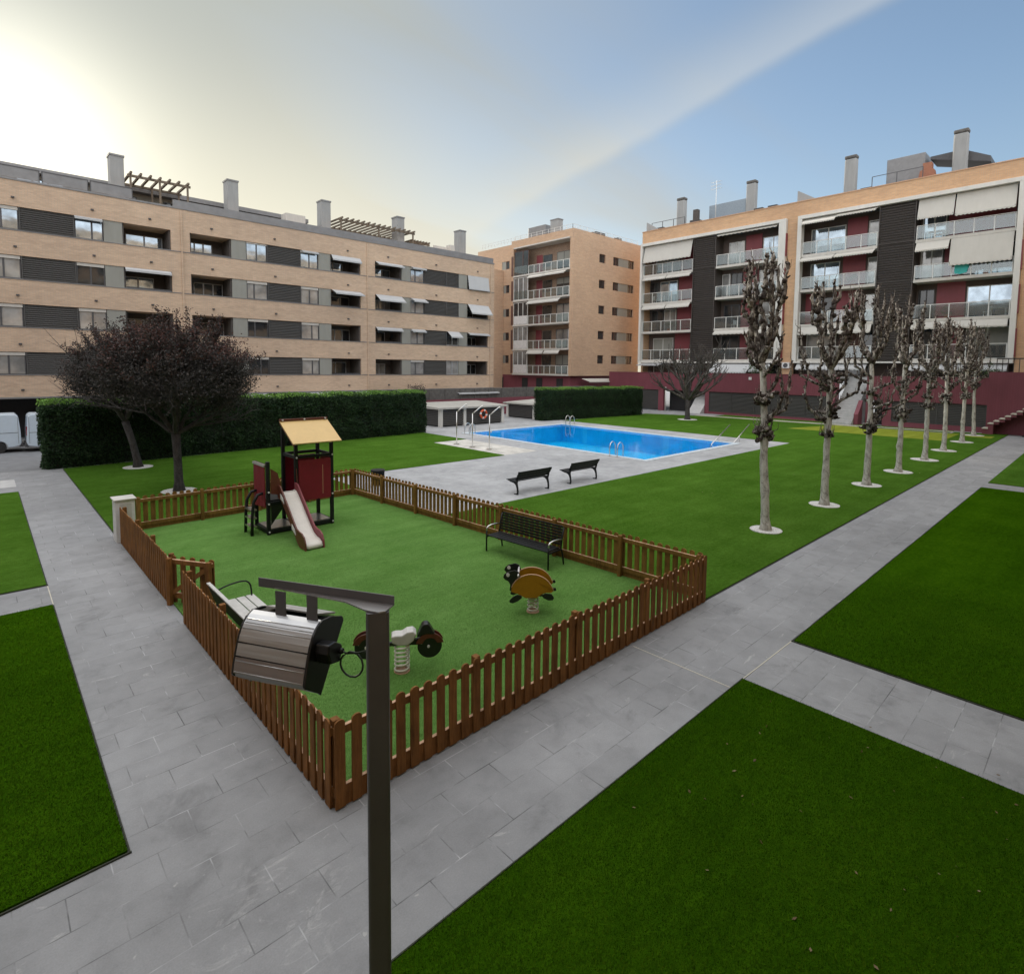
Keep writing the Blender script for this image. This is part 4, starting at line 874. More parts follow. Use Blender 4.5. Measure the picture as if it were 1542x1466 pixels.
def steps_y():
    T = empty('staircase', (60.7, 7, 0), 'maroon staircase with pale treads rising to the right at the far end of the path', 'staircase')
    mb = MB(); tr = MB(); n = 24; xa, xb = 60.0, 61.25; ys = 7.45
    for i in range(n):
        y = ys-i*.345; z = .55+.215*i if i else .35
        tr.box(xa-.06, xb, y-.36, y+.03, z+.10, z+.17)
        mb.box(xa, xb, y-.345, y, z-.12 if i > 1 else 0, z+.10)
    obj('stringer', mb, MAT['maroon'], T); obj('treads', tr, MAT['kerbw'], T)
    w = MB().box(XW, XW+.4, -14, 7.4, .0, 5.1); rib(w, XW, -8, 7.4, .01, 5.1, 90); obj('wall', w, MAT['maroon'], T)
    u = MB(); u.box(60.0, XW-.04, -8, 5.0, 0, .05); obj('void_floor', u, MAT['dark'], T)
    h = MB(); 
    for y in np.arange(-6, 7, .35): h.box(XW+.1, XW+.16, y, y+.05, 5.1, 6.2)
    h.box(XW+.1, XW+.16, -6, 7.0, 6.15, 6.25); obj('terrace_railing', h, MAT['louvb'], T)
steps_y()
def back_walls():
    W = empty('boundary_wall', (45, 46, 0), 'dark stone wall over a maroon strip, behind the low pool huts', 'wall')
    obj('stone_course', MB().box(26, 58, 46.0, 46.5, 1.8, 2.85), MAT['stone'], W); obj('maroon_course', MB().box(26, 58, 45.9, 46.5, 0, 1.797), MAT['maroon'], W)
    c = MB(); 
    for x in np.arange(26.3, 58, 1.9): c.box(x, x+.16, 45.93, 45.997, 1.81, 2.84)
    obj('pilaster', c, MAT['stone'], W)
back_walls()
def hut(x0, x1, y0, y1, h, lab, face, mids, seed):
    T = empty('pool_hut', ((x0+x1)/2, (y0+y1)/2, 0), lab, 'low hut', 'low concrete huts with louvred sides by the pool')
    w_ = .28
    pieces('post', [bx(x, x+w_, y, y+w_, 0, h-.003) for x in (x0, x1-w_) for y in (y0, y1-w_)]+[bx(m_, m_+w_, y0, y0+w_, 0, h-.003) for m_ in mids], MAT['white'], T)
    obj('roof', MB().prism([(y0-.25, h), (y1+.25, h), (y1+.25, h+.34), (y0-.25, h+.14)], 'x', x0-.3, x1+.25) if face == 'y' else MB().prism([(x0-.25, h), (x1+.25, h), (x1+.25, h+.34), (x0-.25, h+.14)], 'y', y0-.3, y1+.25), plain('pale_hut_roof', (.36, .35, .32), .8, sc=2, bump=.2), T)
    l = MB(); n = 9
    for i in range(n):
        z = .12+(h-.2)*i/n
        l.box(x0+w_, x1-w_, y0+.08, y0+.11, z, z+(h-.2)/n*.75); l.box(x0+.08, x0+.11, y0+w_, y1-w_, z, z+(h-.2)/n*.75)
    obj('louvre', l, MAT['louv'], T); obj('inner_box', MB().box(x0+.2, x1-.2, y0+.2, y1-.2, .02, h-.05), MAT['dark'], T)
hut(27.9, 35.1, 38.5, 42.6, 1.5, 'low pale roofed hut with three white posts and dark louvres behind the pool showers', 'y', (30.4,), 1)
hut(39.6, 44.5, 39.0, 43.1, 1.38, 'low pale roofed hut with dark louvres standing against the right hand hedge', 'x', (), 2)
# ------------------------------------------------------------------ playground fence
def picket_prof(w_, h):
    r = w_/2; return [(-r, 0), (r, 0), (r, h-r*.75)]+[(r*math.cos(a), h-r*.75+r*.75*math.sin(a)) for a in [math.pi*k/8 for k in range(1, 8)]]+[(-r, h-r*.75)]
def fence(name, a, b, label, mat, cat='fence', posts=1.95, pw=.122, pitch=.196, h=1.05, out=1, kick=True, group='picket fence runs round the playground', end0=True, end1=True, seed=1, brace=False, outer=None):
    """out=+1: pickets on the left side of a->b; local x along the fence, built in world coordinates"""
    rs = random.Random(seed); outer = outer or mat
    a = Vector((*a, 0)); b = Vector((*b, 0)); L = (b-a).length; ang = math.atan2(b.y-a.y, b.x-a.x)
    e = local(empty(name, a, label, cat, group)); e.rotation_euler.z = ang; s = out
    pk = MB(); n = int((L-pw)/pitch)+1; st = (L-pw)/(n-1)
    for i in range(n):
        x = pw/2+i*st+rs.uniform(-.005, .005); hh = h+rs.uniform(-.012, .012); t0 = s*.020; t1 = s*.042
        pr = picket_prof(pw+rs.uniform(-.004, .004), hh-.02); tl = rs.uniform(-.008, .008)
        pk.prism([(p[0]+x+tl*p[1], p[1]+.02) for p in pr], 'y', t0, t1)
    obj('pickets', pk, MAT[outer], e)
    for z0, z1 in ((.865, .955), (.14, .25)):
        rl = MB().box(0, L, -s*.026, s*.0185, z0, z1); r_ = obj('rail', rl, [MAT[mat]], e)
        cap = MB().box(0.02, L-.02, -s*.025, s*.0185, z1+.0005, z1+.004); obj('rail_top', cap, MAT['cut'], r_)
    if kick: obj('kickboard', MB().box(0.01, L-.01, s*.002, s*.0185, .01, .137), MAT[mat], e)
    k = max(1, round(L/posts))
    for i in range(k+1):
        if (i == 0 and not end0) or (i == k and not end1): continue
        x = L*i/k; x = min(max(x, .05), L-.05)
        obj('post', MB().box(x-.045, x+.045, -s*.118, -s*.028, 0, h-.02), MAT[mat], e, .006)
    if brace:
        bb = MB().beam((.08, -s*.04, .25), (L-.08, -s*.04, .87), .03, .09); obj('brace', bb, MAT[mat], e)
    return e
fence('picket_fence', (2.72, 5.76), (11.25, 5.86), 'near side of the dark stained picket fence, running right from the lamp mast', 'fence', out=-1, seed=1)
fence('picket_fence', (2.72, 12.1), (2.72, 5.79), 'left side picket fence from the open gate to the near corner, behind the lamp head', 'fence', out=-1, seed=2, end1=False)
fence('picket_fence', (2.72, 18.75), (2.72, 13.4), 'short picket fence run between the white pillar and the open gate', 'fence', out=-1, seed=3)
fence('picket_fence', (10.45, 20.2), (3.25, 19.88), 'golden brown far side picket fence, below the purple leaved trees and behind the play tower', 'fencey', out=-1, seed=4, outer='fencey')
fence('picket_fence', (11.25, 5.92), (10.5, 20.18), 'long right hand picket fence behind the black bench with armrests', 'fencey', out=-1, seed=5, outer='fencey')
fence('picket_gate', (2.74, 13.33), (3.32, 12.42), 'small picket gate standing open into the playground', 'fence', cat='gate', out=1, seed=6, h=1.02, kick=False, posts=5, brace=True, group=None)
def pillar():
    T = empty('pillar', (2.83, 19.1, 0), 'white rendered pillar with a tiled cap at the far left corner of the playground fence', 'pillar')
    obj('shaft', MB().box(2.60, 3.06, 18.85, 19.35, 0, 1.20), MAT['wpaint'], T, .008)
    obj('cap', MB().box(2.56, 3.10, 18.80, 19.40, 1.203, 1.235), MAT['offw'], T, .006)
    obj('recess_panel', MB().box(2.70, 2.98, 18.838, 18.847, .35, 1.10), MAT['offw'], T)
pillar()

# ------------------------------------------------------------------ play tower
def tower():
    T = empty('play_tower', (7.0, 17.3, 0), 'play tower with sand coloured roof, dark red boards and a cream slide', 'play tower')
    ps = .10
    def post(x, y, z1): 
        o = obj('post', MB().box(x-ps/2, x+ps/2, y-ps/2, y+ps/2, .0, z1), MAT['black'], T, .01); return o
    yf, yb = 16.85, 17.85; xl, xm, xr = 6.03, 6.87, 8.0
    post(xl, yf, 2.2); post(xl, yb, 2.1); post(xm, yf, 2.62); post(xr, yf, 2.62); post(xm, yb, 3.05); post(xr, yb, 2.62)
    # base frames and deck
    fr = MB()
    for (x0, x1) in ((xl, xm), (xm, xr)):
        for y in (yf, yb): fr.box(x0+.05, x1-.05, y-.035, y+.035, .06, .17)
    for x in (xl, xm, xr): fr.box(x-.035, x+.035, yf+.05, yb-.05, .06, .17)
    obj('base_frame', fr, MAT['black'], T)
    obj('base_plate', MB().box(xl+.04, xm-.04, yf+.04, yb-.04, .171, .19).box(xm+.04, xr-.04, yf+.04, yb-.04, .171, .19), MAT['steel'], T)
    obj('deck', MB().box(xl+.05, xr-.05, yf+.05, yb-.05, .98, 1.04), MAT['black'], T)
    dr = MB(); dr.box(xl+.05, xr-.05, yf-.03, yf+.03, .90, 1.0).box(xl+.05, xr-.05, yb-.03, yb+.03, .90, 1.0); 
    for x in (xl, xm, xr): dr.box(x-.03, x+.03, yf+.05, yb-.05, .90, .978)
    obj('deck_frame', dr, MAT['black'], T)
    pieces('top_rail', [bx(xm+.05, xr-.05, y-.03, y+.03, 2.20, 2.29) for y in (yf, yb)]+[bx(x-.03, x+.03, yf+.05, yb-.05, 2.20, 2.29) for x in (xm, xr)]+[bx(xl-.03, xl+.03, yf+.05, yb-.05, 2.02, 2.10)], MAT['black'], T)
    # boards with a wavy lower and upper edge
    def wavy(x0, x1, z0, z1, n, amp=.03, notch=None):
        up = []; lo = []
        for k in range(n):
            a = x0+(x1-x0)*k/n; b = x0+(x1-x0)*(k+1)/n
            up += [(a, z1-.0), (a+(b-a)*.12, z1+amp), (b-(b-a)*.12, z1+amp)]; lo += [(a, z0), (a+(b-a)*.12, z0-amp), (b-(b-a)*.12, z0-amp)]
        up.append((x1, z1)); lo.append((x1, z0)); return lo+up[::-1]
    pn = MB().prism(wavy(xm+.06, xr-.06, .93, 2.12, 5), 'y', yf-.075, yf-.052)
    obj('front_board', pn, MAT['red'], T)
    slit = MB().box(xr-.33, xr-.315, yf-.0785, yf-.0755, 1.05, 1.95); obj('board_slit', slit, MAT['tanedge'], T)
    obj('back_board', MB().prism(wavy(xm+.06, xr-.06, .93, 2.12, 5), 'y', yb+.052, yb+.075), MAT['red'], T)
    obj('side_board', MB().prism(wavy(yf+.06, yb-.06, .93, 2.12, 4), 'x', xr+.052, xr+.075), MAT['brown'], T)
    obj('door_board', MB().prism([(yf-.2, 1.0), (yf+.06, .96), (yf+.10, 2.08), (yf-.02, 2.1)], 'x', xm-.02, xm+.0), MAT['brown'], T)
    sb = MB()
    for k in range(4): y0 = yf+.06+k*.22; sb.prism([(y0, .85-.02*k), (y0+.205, .85-.02*k), (y0+.205, 2.04), (y0, 2.04)], 'x', xl-.08, xl-.055)
    obj('side_board', sb, MAT['red'], T)
    obj('side_board_cap', MB().box(xl-.1, xl-.03, yf+.03, yb-.03, 2.045, 2.11), MAT['steel'], T)
    obj('slide_board', MB().prism([(xl+.06, 1.25), (xl+.30, 1.2), (xl+.33, 1.55), (xl+.26, 1.85), (xl+.06, 2.0)], 'y', yf-.075, yf-.052), MAT['brown'], T)
    # roof: two sloping boards on gable triangles
    ya, yr_, yc = 16.42, 17.42, 18.42; zl, zr = 2.69, 3.28; x0, x1 = 6.62, 8.14
    rf = obj('roof', MB().prism([(ya, zl), (yr_, zr), (yr_, zr+.03), (ya-.01, zl+.03)], 'x', x0, x1), MAT['yellow'], T)
    rg = MB(); rg.box(x0, x1, yr_-.04, yr_+.04, zr+.032, zr+.09); obj('ridge_board', rg, MAT['brown'], rf)
    gm = MB()
    for x in (xm-.02, xr-.02): gm.prism([(yf-.15, 2.66), (yf-.1, 2.62), (yb+.03, 3.16), (yr_, 3.22)], 'x', x, x+.04)
    obj('gable', gm, MAT['black'], T)
    rm = MB().box(x0+.01, x0+.04, ya+.02, ya+.06, zl-.05, zl-.001)
    obj('barge_board', MB().prism([(ya-.01, zl-.05), (yr_, zr-.05), (yr_, zr-.002), (ya-.01, zl-.002)], 'x', x0-.0, x0+.03), MAT['brown'], rf)
    bo = MB()
    for x, y, z in ((xl, yf, .115), (xr, yf, .115), (xl, yf, .95), (xr, yf, 1.0), (xr, yf, 2.24), (xm, yf, 2.24), (xl, yf+.0, 1.3)): bo.tube([(x, y-.052, z), (x, y-.075, z)], .026, 10)
    for x in (x0+.08, (x0+x1)/2, x1-.08): bo.tube([(x, yr_-.042, zr+.06), (x, yr_-.062, zr+.06)], .028, 10)
    obj('bolt_cap', bo, MAT['plastic'], T)
    # slide: bed with raised dark red cheeks
    def slide():
        xa, xb = 6.34, 6.80; sh = -.10; P = [(16.80, 1.24), (16.62, 1.22), (16.40, 1.08), (15.98, .76), (15.56, .44), (15.30, .27), (15.05, .20), (14.86, .19), (14.74, .14), (14.70, .05)]
        bed = MB(); w0 = xa; y_top = P[0][0]
        def X(x, y): return x+sh*(y_top-y)/2.1
        vs = []; fs = []
        for y, z in P:
            for k, x in enumerate((xa, xa+.06, (xa+xb)/2, xb-.06, xb)): vs.append((X(x, y), y, z+(.03 if k in (0, 4) else 0)))
        for i in range(len(P)-1):
            for k in range(4): a = i*5+k; fs.append((a, a+5, a+6, a+1))
        bed.add(vs, fs, True); s = obj('slide', bed, MAT['slide'], T); s.modifiers.new('thick', 'SOLIDIFY').thickness = -.03
        for sx in (xa-.045, xb+.005):
            up = [(16.85, 1.50), (16.60, 1.47), (16.35, 1.28), (15.95, .97), (15.55, .66), (15.34, .50), (15.15, .46), (14.95, .45), (14.78, .38), (14.68, .24), (14.66, .03)]
            lo = [(14.66, .0), (15.05, .0), (15.22, .08), (15.5, .30), (15.95, .64), (16.4, .97), (16.62, 1.08), (16.85, 1.10)]
            c = MB(); poly = lo[::1]+up[::1]
            n = len(poly); vs = [(X(sx, p[0]), p[0], p[1]) for p in poly]+[(X(sx, p[0])+.04, p[0], p[1]) for p in poly]
            c.add(vs, [tuple(range(n))[::-1], tuple(range(n, 2*n))]+[(i, (i+1) % n, n+(i+1) % n, n+i) for i in range(n)])
            ch = obj('slide_cheek', c, MAT['maroonp'] if sx > xa else MAT['brown'], s, .006)
        hl = MB()
        for y, z in ((16.35, 1.12), (15.45, .42)):
            a = X(xa-.05, y); hl.add([(a-.004, y+.16, z+.16), (a-.004, y-.02, z+.05), (a-.004, y-.10, z-.10), (a-.004, y+.04, z-.03), (a-.004, y+.16, z+.02)], [(0, 1, 2, 3, 4)])
        p_ = obj('cheek_plate', hl, MAT['wpaint'], s); p_.modifiers.new('thick', 'SOLIDIFY').thickness = .012
    slide()
    # ladder at the left end: two bent black stringers with steps
    ld = MB()
    for y in (17.05, 17.6): ld.tube([(5.98, y, 1.25), (5.80, y, 1.22), (5.68, y, 1.0), (5.64, y, .6), (5.62, y, 0)], .045, 8)
    obj('ladder_stringer', ld, MAT['black'], T)
    for z in (.25, .5, .75): obj('ladder_step', MB().box(5.60, 5.78, 17.08, 17.57, z, z+.04), MAT['steel'], T)
    obj('climbing_net_plate', MB().prism([(xl+.08, .3), (xl+.55, .93), (xl+.08, .93)], 'y', yf+.0, yf+.03), MAT['blackp'], T)
tower()

# ------------------------------------------------------------------ spring riders
def coil(parent, r, z0, z1, turns, th, mat='rail'):
    pts = []; n = turns*16
    for i in range(n+1):
        a = 2*math.pi*turns*i/n; z = z0+(z1-z0)*i/n
        if i < 16: z = z0+(z1-z0)*(i/n)*.6
        pts.append((r*math.cos(a), r*math.sin(a), z))
    return obj('spring', MB().tube(pts, th, 7), MAT[mat], parent)
def turtle():
    T = local(empty('spring_rider', (8.09, 7.94, .03), 'turtle shaped spring rider with amber shells and black heads, beside the black bench', 'spring rider'))
    T.rotation_euler.z = math.atan2(-.71, .70)
    coil(T, .105, .02, .40, 5, .017, 'cream'); obj('ground_plate', MB().disc(0, 0, 0, .012, .13), MAT['tanedge'], T)
    def P(pts): return [((X-835)/930, (1130-Y)/900) for X, Y in pts]
    shell = P([(430, 690)]+[(820-400*math.cos(a)-6, 720-355*math.sin(a)) for a in [R(8+k*10.2) for k in range(17)]][1:]+[(1215, 640), (1180, 690), (1090, 690), (1000, 715), (900, 790), (700, 800), (620, 760), (540, 720)])
    head = P([(560, 330), (480, 300), (420, 318), (350, 335), (290, 380), (272, 430), (310, 480), (370, 505), (405, 570), (395, 670), (430, 690), (600, 690), (620, 460)])
    ff = P([(620, 745), (540, 735), (450, 780), (395, 850), (405, 885), (460, 895), (560, 850), (630, 790)]); rf = P([(990, 740), (1060, 695), (1180, 705), (1228, 770), (1210, 815), (1130, 825), (1040, 790)])
    tail = P([(1215, 610), (1250, 600), (1272, 640), (1250, 665), (1205, 650)])
    for y, s in ((-.22, -1), (.20, 1)):
        sp = obj('shell_side', MB().prism(shell, 'y', y-.012, y+.012), MAT['amber'], T)
        ed = MB(); arc = [p for p in shell[1:17]]
        for i in range(len(arc)-1): ed.beam((arc[i][0], y, arc[i][1]+.004), (arc[i+1][0], y, arc[i+1][1]+.004), .030, .012)
        obj('shell_edge', ed, MAT['tanedge'], sp)
        hd = obj('head', MB().prism(head, 'y', y+.014, y+.034), MAT['blackp'], T)
        ex, ez = P([(362, 385)])[0]; m_ = MB()
        m_.tube([(ex, y-.0, ez), (ex, y+.05, ez)], .036, 14); obj('eye', m_, MAT['wpaint'], hd)
        obj('foot', MB().prism(ff, 'y', y-.04, y-.014), MAT['blackp'], T, .006); obj('foot', MB().prism(rf, 'y', y-.04, y-.014), MAT['blackp'], T, .006)
        obj('tail', MB().prism(tail, 'y', y+.013, y+.03), MAT['blackp'], T)
    obj('seat', MB().box(-.10, .30, -.2, .18, .50, .53), MAT['blackp'], T, .01); obj('base_board', MB().box(-.2, .2, -.205, .185, .40, .43), MAT['blackp'], T)
    obj('handle', MB().tube([(-.30, -.30, .84), (-.30, .30, .84)], .018, 8), MAT['wpaint'], T)
turtle()
def moto():
    T = local(empty('spring_rider', (4.86, 7.76, .03), 'motorcycle shaped spring rider with black wheels and red brown fenders, behind the lamp mast', 'spring rider'))
    T.rotation_euler.z = math.atan2(-.531, .847)
    coil(T, .115, .02, .44, 6, .016, 'cream'); obj('ground_plate', MB().disc(0, 0, 0, .012, .13), MAT['tanedge'], T)
    obj('frame', MB().prism([(-.50, .50), (-.42, .43), (-.2, .44), (.3, .43), (.42, .46), (.36, .56), (.1, .50), (-.2, .50), (-.4, .56)], 'y', -.03, .03), MAT['blackp'], T, .005)
    for x, z in ((.45, .40), (-.55, .46)):
        wl = MB().tube([(x, -.045, z), (x, .045, z)], .20, 40); o = obj('wheel', wl, MAT['blackp'], T, .012)
        h = MB(); h.tube([(x-.02, -.062, z), (x-.02, .062, z)], .022, 12).tube([(x-.135, -.060, z+.07), (x-.135, .06, z+.07)], .02, 12); obj('hub_cap', h, MAT['plastic'], o)
    for x, z in ((.45, .40), (-.55, .46)):
        po = [(x+.235*math.cos(a), z+.235*math.sin(a)) for a in [R(15+k*10) for k in range(16)]]+[(x+.12*math.cos(a), z+.12*math.sin(a)+.03) for a in [R(165-k*10) for k in range(16)]]
        for y in (-.075, .055):
            obj('fender', MB().prism(po, 'y', y, y+.02), MAT['brown'], T, .004)
    st = MB(); prof = [(-.16, .52), (-.06, .47), (.10, .47), (.18, .53), (.24, .64), (.18, .70), (.08, .69), (.0, .64), (-.10, .645), (-.17, .63)]
    st.prism(prof, 'y', -.11, .11); obj('seat', st, MAT['slat'], T, .02)
    obj('tank', MB().prism([(.24, .58), (.32, .76), (.36, .79), (.42, .79), (.46, .74), (.54, .60), (.4, .62)], 'y', -.08, .08), MAT['blackp'], T, .015)
    hb = MB().tube([(-.24, -.26, .76), (-.22, -.1, .72), (-.22, .1, .72), (-.24, .26, .76)], .016, 8); hb.tube([(-.22, 0, .72), (-.30, 0, .50)], .02, 8); obj('handlebar', hb, MAT['blackp'], T)
moto()

# ------------------------------------------------------------------ benches
def deck_bench(x, y, label):
    """cast black bench on the deck: x along the bench, seat towards +y"""
    T = local(empty('bench', (x, y, .004), label, 'bench', 'black slatted benches facing the pool')); L = 1.9
    prof = [(-.02, 0), (.20, 0), (.20, .025), (.05, .05), (.03, .10), (.05, .25), (.11, .38), (.20, .44), (.40, .47), (.60, .52), (.605, .545), (.40, .515), (.18, .50), (.10, .52), (.04, .62), (-.04, .93), (-.075, .925), (-.02, .62), (.03, .46), (-.01, .30), (-.03, .12)]
    for xx in (.04, L-.09): obj('side_frame', MB().prism(prof, 'x', xx, xx+.05), MAT['black'], T, .006)
    bk = MB()
    for k in range(3):
        t = .10+k*.30; y0 = .012-.105*t/.9*1.0; z0 = .60+k*.115; bk.add([(-.02, y0+.03-.03*k, z0), (L, y0+.03-.03*k, z0), (L, y0+.0-.03*k, z0+.102), (-.02, y0+.0-.03*k, z0+.102), (-.02, y0+.055-.03*k, z0), (L, y0+.055-.03*k, z0), (L, y0+.025-.03*k, z0+.102), (-.02, y0+.025-.03*k, z0+.102)], [(0, 3, 2, 1), (4, 5, 6, 7), (0, 1, 5, 4), (2, 3, 7, 6), (0, 4, 7, 3), (1, 2, 6, 5)])
    obj('backrest', bk, MAT['black'], T)
    st = MB()
    for k in range(4): y0 = .14+k*.115; z0 = .505+k*.011; st.box(-.02, L, y0, y0+.10, z0, z0+.025)
    obj('seat', st, MAT['black'], T)
deck_bench(15.28, 15.98, 'left black slatted bench on the pale deck, nearer the playground fence')
deck_bench(18.5, 16.02, 'right black slatted bench on the pale deck, nearer the pool')
def play_bench():
    T = local(empty('bench', (10.22, 10.45, .03), 'long black perforated metal bench with curved steel armrests inside the playground', 'bench')); T.rotation_euler.z = R(4.5)
    L = 2.15; h = L/2
    for s in (-1, 1):
        y = s*h; a = MB()
        a.tube([(-.25, y, 0), (-.25, y, .40), (-.245, y, .56)], .022, 8); obj('leg', a, MAT['black'], T)
        a = MB().tube([(.38, y, 0), (.33, y, .25), (.26, y, .45), (.30, y, .70), (.37, y, .95)], .022, 8); obj('leg', a, MAT['black'], T)
        obj('armrest', MB().tube([(-.245, y, .56), (-.235, y, .63), (-.19, y, .67), (-.05, y, .69), (.15, y, .68), (.30, y, .66)], .021, 10), MAT['steel'], T)
        obj('seat_rail', MB().beam((-.25, y, .41), (.27, y, .41), .03, .04), MAT['black'], T)
    st = MB()
    for k in range(5): x = -.25+k*.105; st.box(x, x+.085, -h+.03, h-.03, .43, .455)
    obj('seat', st, MAT['black'], T)
    # perforated back: horizontal bands woven with many short uprights
    bk = MB()
    for k in range(7):
        t = k/6; x = .265+.105*t; z = .52+.42*t; bk.box(x-.008, x+.012, -h+.03, h-.03, z, z+.042)
    n = 44
    for k in range(n):
        y = -h+.05+(L-.1)*k/(n-1); bk.beam((.275, y, .50), (.375, y, .97), .020, .006)
    obj('backrest', bk, MAT['black'], T)
play_bench()
def left_bench():
    T = local(empty('bench', (3.42, 10.35, .03), 'pale slatted bench against the left fence, half hidden by the lamp head', 'bench'))
    L = 2.3; h = L/2
    st = MB()
    for k in range(3): x = -.12+k*.17; st.box(x, x+.145, -h, h, .42, .45)
    obj('seat', st, MAT['slat'], T)
    bk = MB().add([(-.42, -h, .86), (-.42, h, .86), (-.30, h, .50), (-.30, -h, .50), (-.46, -h, .86), (-.46, h, .86), (-.34, h, .50), (-.34, -h, .50)], [(0, 3, 2, 1), (4, 5, 6, 7), (0, 1, 5, 4), (2, 3, 7, 6), (0, 4, 7, 3), (1, 2, 6, 5)])
    obj('backrest', bk, MAT['black'], T); obj('backrest_cap', MB().box(-.47, -.41, -h, h, .861, .885), MAT['slat'], T)
    for s in (-1, 1):
        y = s*(h-.05); obj('armrest', MB().tube([(-.40, y, .66), (-.3, y, .705), (-.2, y, .74), (-.08, y, .765), (.05, y, .78), (.14, y, .778), (.22, y, .76), (.27, y, .72), (.30, y, .66), (.315, y, .56), (.32, y, .45), (.32, y, 0)], .016, 8), MAT['black'], T)
        obj('leg', MB().tube([(-.30, y, .50), (-.36, y, 0)], .02, 8), MAT['black'], T); obj('seat_rail', MB().beam((-.33, y, .405), (.32, y, .405), .03, .03), MAT['black'], T)
left_bench()

# ------------------------------------------------------------------ lamp in the foreground
def lamp():
    az = math.atan2(.8628, -.5056); MAT['mastl'] = plain('light_metal_arm', (.42, .40, .40), .34, .9, sc=2, var=.1, world=False); base = Vector((1.235, 2.11, 0))
    T = local(empty('street_lamp', base, 'tall square lamp mast in the foreground carrying an aluminium floodlight on a short arm', 'street lamp')); T.rotation_euler.z = az
    # local x runs along the arm, local -y is its right hand side
    def rr(cx, cy, hx, hy, r=.016, rot=0):
        p = []
        for qx, qy, a0 in ((1, 1, 0), (-1, 1, 90), (-1, -1, 180), (1, -1, 270)):
            for k in range(4):
                a = R(a0+k*30); p.append((qx*(hx-r)+r*math.cos(a), qy*(hy-r)+r*math.sin(a)))
        return [(cx+x*math.cos(rot)-y*math.sin(rot), cy+x*math.sin(rot)+y*math.cos(rot)) for x, y in p]
    rot = R(59.5)-az
    mp = rr(.03, .005, .048, .049, .016, rot)
    obj('mast', MB().prism(mp, 'z', 0, 3.955, smooth=False), MAT['mast'], T)
    obj('arm_web', MB().box(-.022, .69, -.048, -.042, 3.957, 4.000), MAT['mast'], T); am = MB().prism([(-.022, -.0415), (.60, -.0415), (.46, -.030), (.20, -.004), (.07, .046), (.0, .050), (-.022, .03)], 'z', 3.957, 3.963)
    obj('arm', am, MAT['mastl'], T)
    for x in (.385, .555):
        obj('bracket', MB().prism([(x-.028, 3.955), (x+.028, 3.955), (x+.026, 3.90), (x+.030, 3.86), (x+.026, 3.835), (x-.030, 3.835), (x-.027, 3.88)], 'y', -.03, -.024), MAT['mast'], T)
    # floodlight body: cross section seen from the mast, extruded along the arm
    skin = [(-.035, 3.845), (.005, 3.83), (.035, 3.80), (.060, 3.755), (.078, 3.70), (.094, 3.645), (.104, 3.600), (.098, 3.588), (.045, 3.548), (.0, 3.515)]
    cap = skin+[(-.012, 3.50), (-.05, 3.555), (-.20, 3.775), (-.19, 3.80), (-.10, 3.835)]
    x0, x1 = .345, .715
    inner = [(p[0]*.97-.004, 3.66+(p[1]-3.66)*.97) for p in cap]
    H = obj('floodlight', MB().prism(inner, 'x', x0+.02, x1-.02), MAT['blackp'], T)
    # three aluminium shells with a dark seam between them
    def shell(pts, th=.008):
        mb = MB(); q = []
        for i, p in enumerate(pts):
            a = pts[max(i-1, 0)]; b = pts[min(i+1, len(pts)-1)]; t = Vector((b[0]-a[0], b[1]-a[1])).normalized(); q.append((p[0]+(-t.y)*th*-1, p[1]+t.x*th*-1))
        n = len(pts)
        for x in (x0, x1): pass
        vs = [(x0, *p) for p in pts]+[(x1, *p) for p in pts]+[(x0, *p) for p in q]+[(x1, *p) for p in q]; fs = []
        for i in range(n-1): fs += [(i, n+i, n+i+1, i+1), (2*n+i, 2*n+i+1, 3*n+i+1, 3*n+i), (i, i+1, 2*n+i+1, 2*n+i), (n+i, 3*n+i, 3*n+i+1, n+i+1)]
        fs += [(0, 2*n, 3*n, n), (n-1, 2*n-1, 4*n-1, 3*n-1)]
        mb.add(vs, fs, False); return mb
    def sub(t0, t1, k=7):
        # points along the skin between two arc lengths
        L = [0]
        for i in range(1, len(skin)): L.append(L[-1]+math.dist(skin[i], skin[i-1]))
        out = []
        for j in range(k):
            s_ = (t0+(t1-t0)*j/(k-1))*L[-1]; i = max(i for i in range(len(L)-1) if L[i] <= s_+1e-9); f = (s_-L[i])/(L[i+1]-L[i]); out.append((skin[i][0]*(1-f)+skin[i+1][0]*f, skin[i][1]*(1-f)+skin[i+1][1]*f))
        return out
    for a, b, m_ in ((.0, .36, 'alu'), (.375, .50, 'alu'), (.515, .985, 'alub')): obj('shell_panel', shell(sub(a, b)), MAT[m_], H)  # the lower panel's brownish tint paints in the reflected ground
    rb = MB()
    for t in (.12, .16, .22, .55, .66, .78):
        p = sub(t, t+.012, 2); rb.tube([(x0+.004, p[0][0]+.001, p[0][1]), (x1-.004, p[0][0]+.001, p[0][1])], .0022, 5)
    obj('shell_rib', rb, MAT['alu'], H)
    for xx, s in ((x0-.012, 1), (x1, 1)): obj('end_cap', MB().prism(cap, 'x', xx, xx+.012), MAT['blackp'], H, .003)
    obj('visor', MB().prism([(-.19, 3.805), (-.06, 3.852), (-.06, 3.860), (-.195, 3.812)], 'x', x0+.03, x1-.05), MAT['alu'], H)
    obj('lens', MB().prism([(-.025, 3.515), (-.19, 3.765), (-.196, 3.761), (-.031, 3.511)], 'x', x0+.02, x1-.02), MAT['glassd'], H)
    jb = MB().prism([(p+.045, q-.01) for p, q in [(-.015, 3.775), (-.01, 3.735), (-.03, 3.68), (-.10, 3.66), (-.125, 3.70), (-.12, 3.735), (-.07, 3.77)]], 'x', x0-.085, x0-.0125); j = obj('junction_box', jb, MAT['blackp'], H, .008)
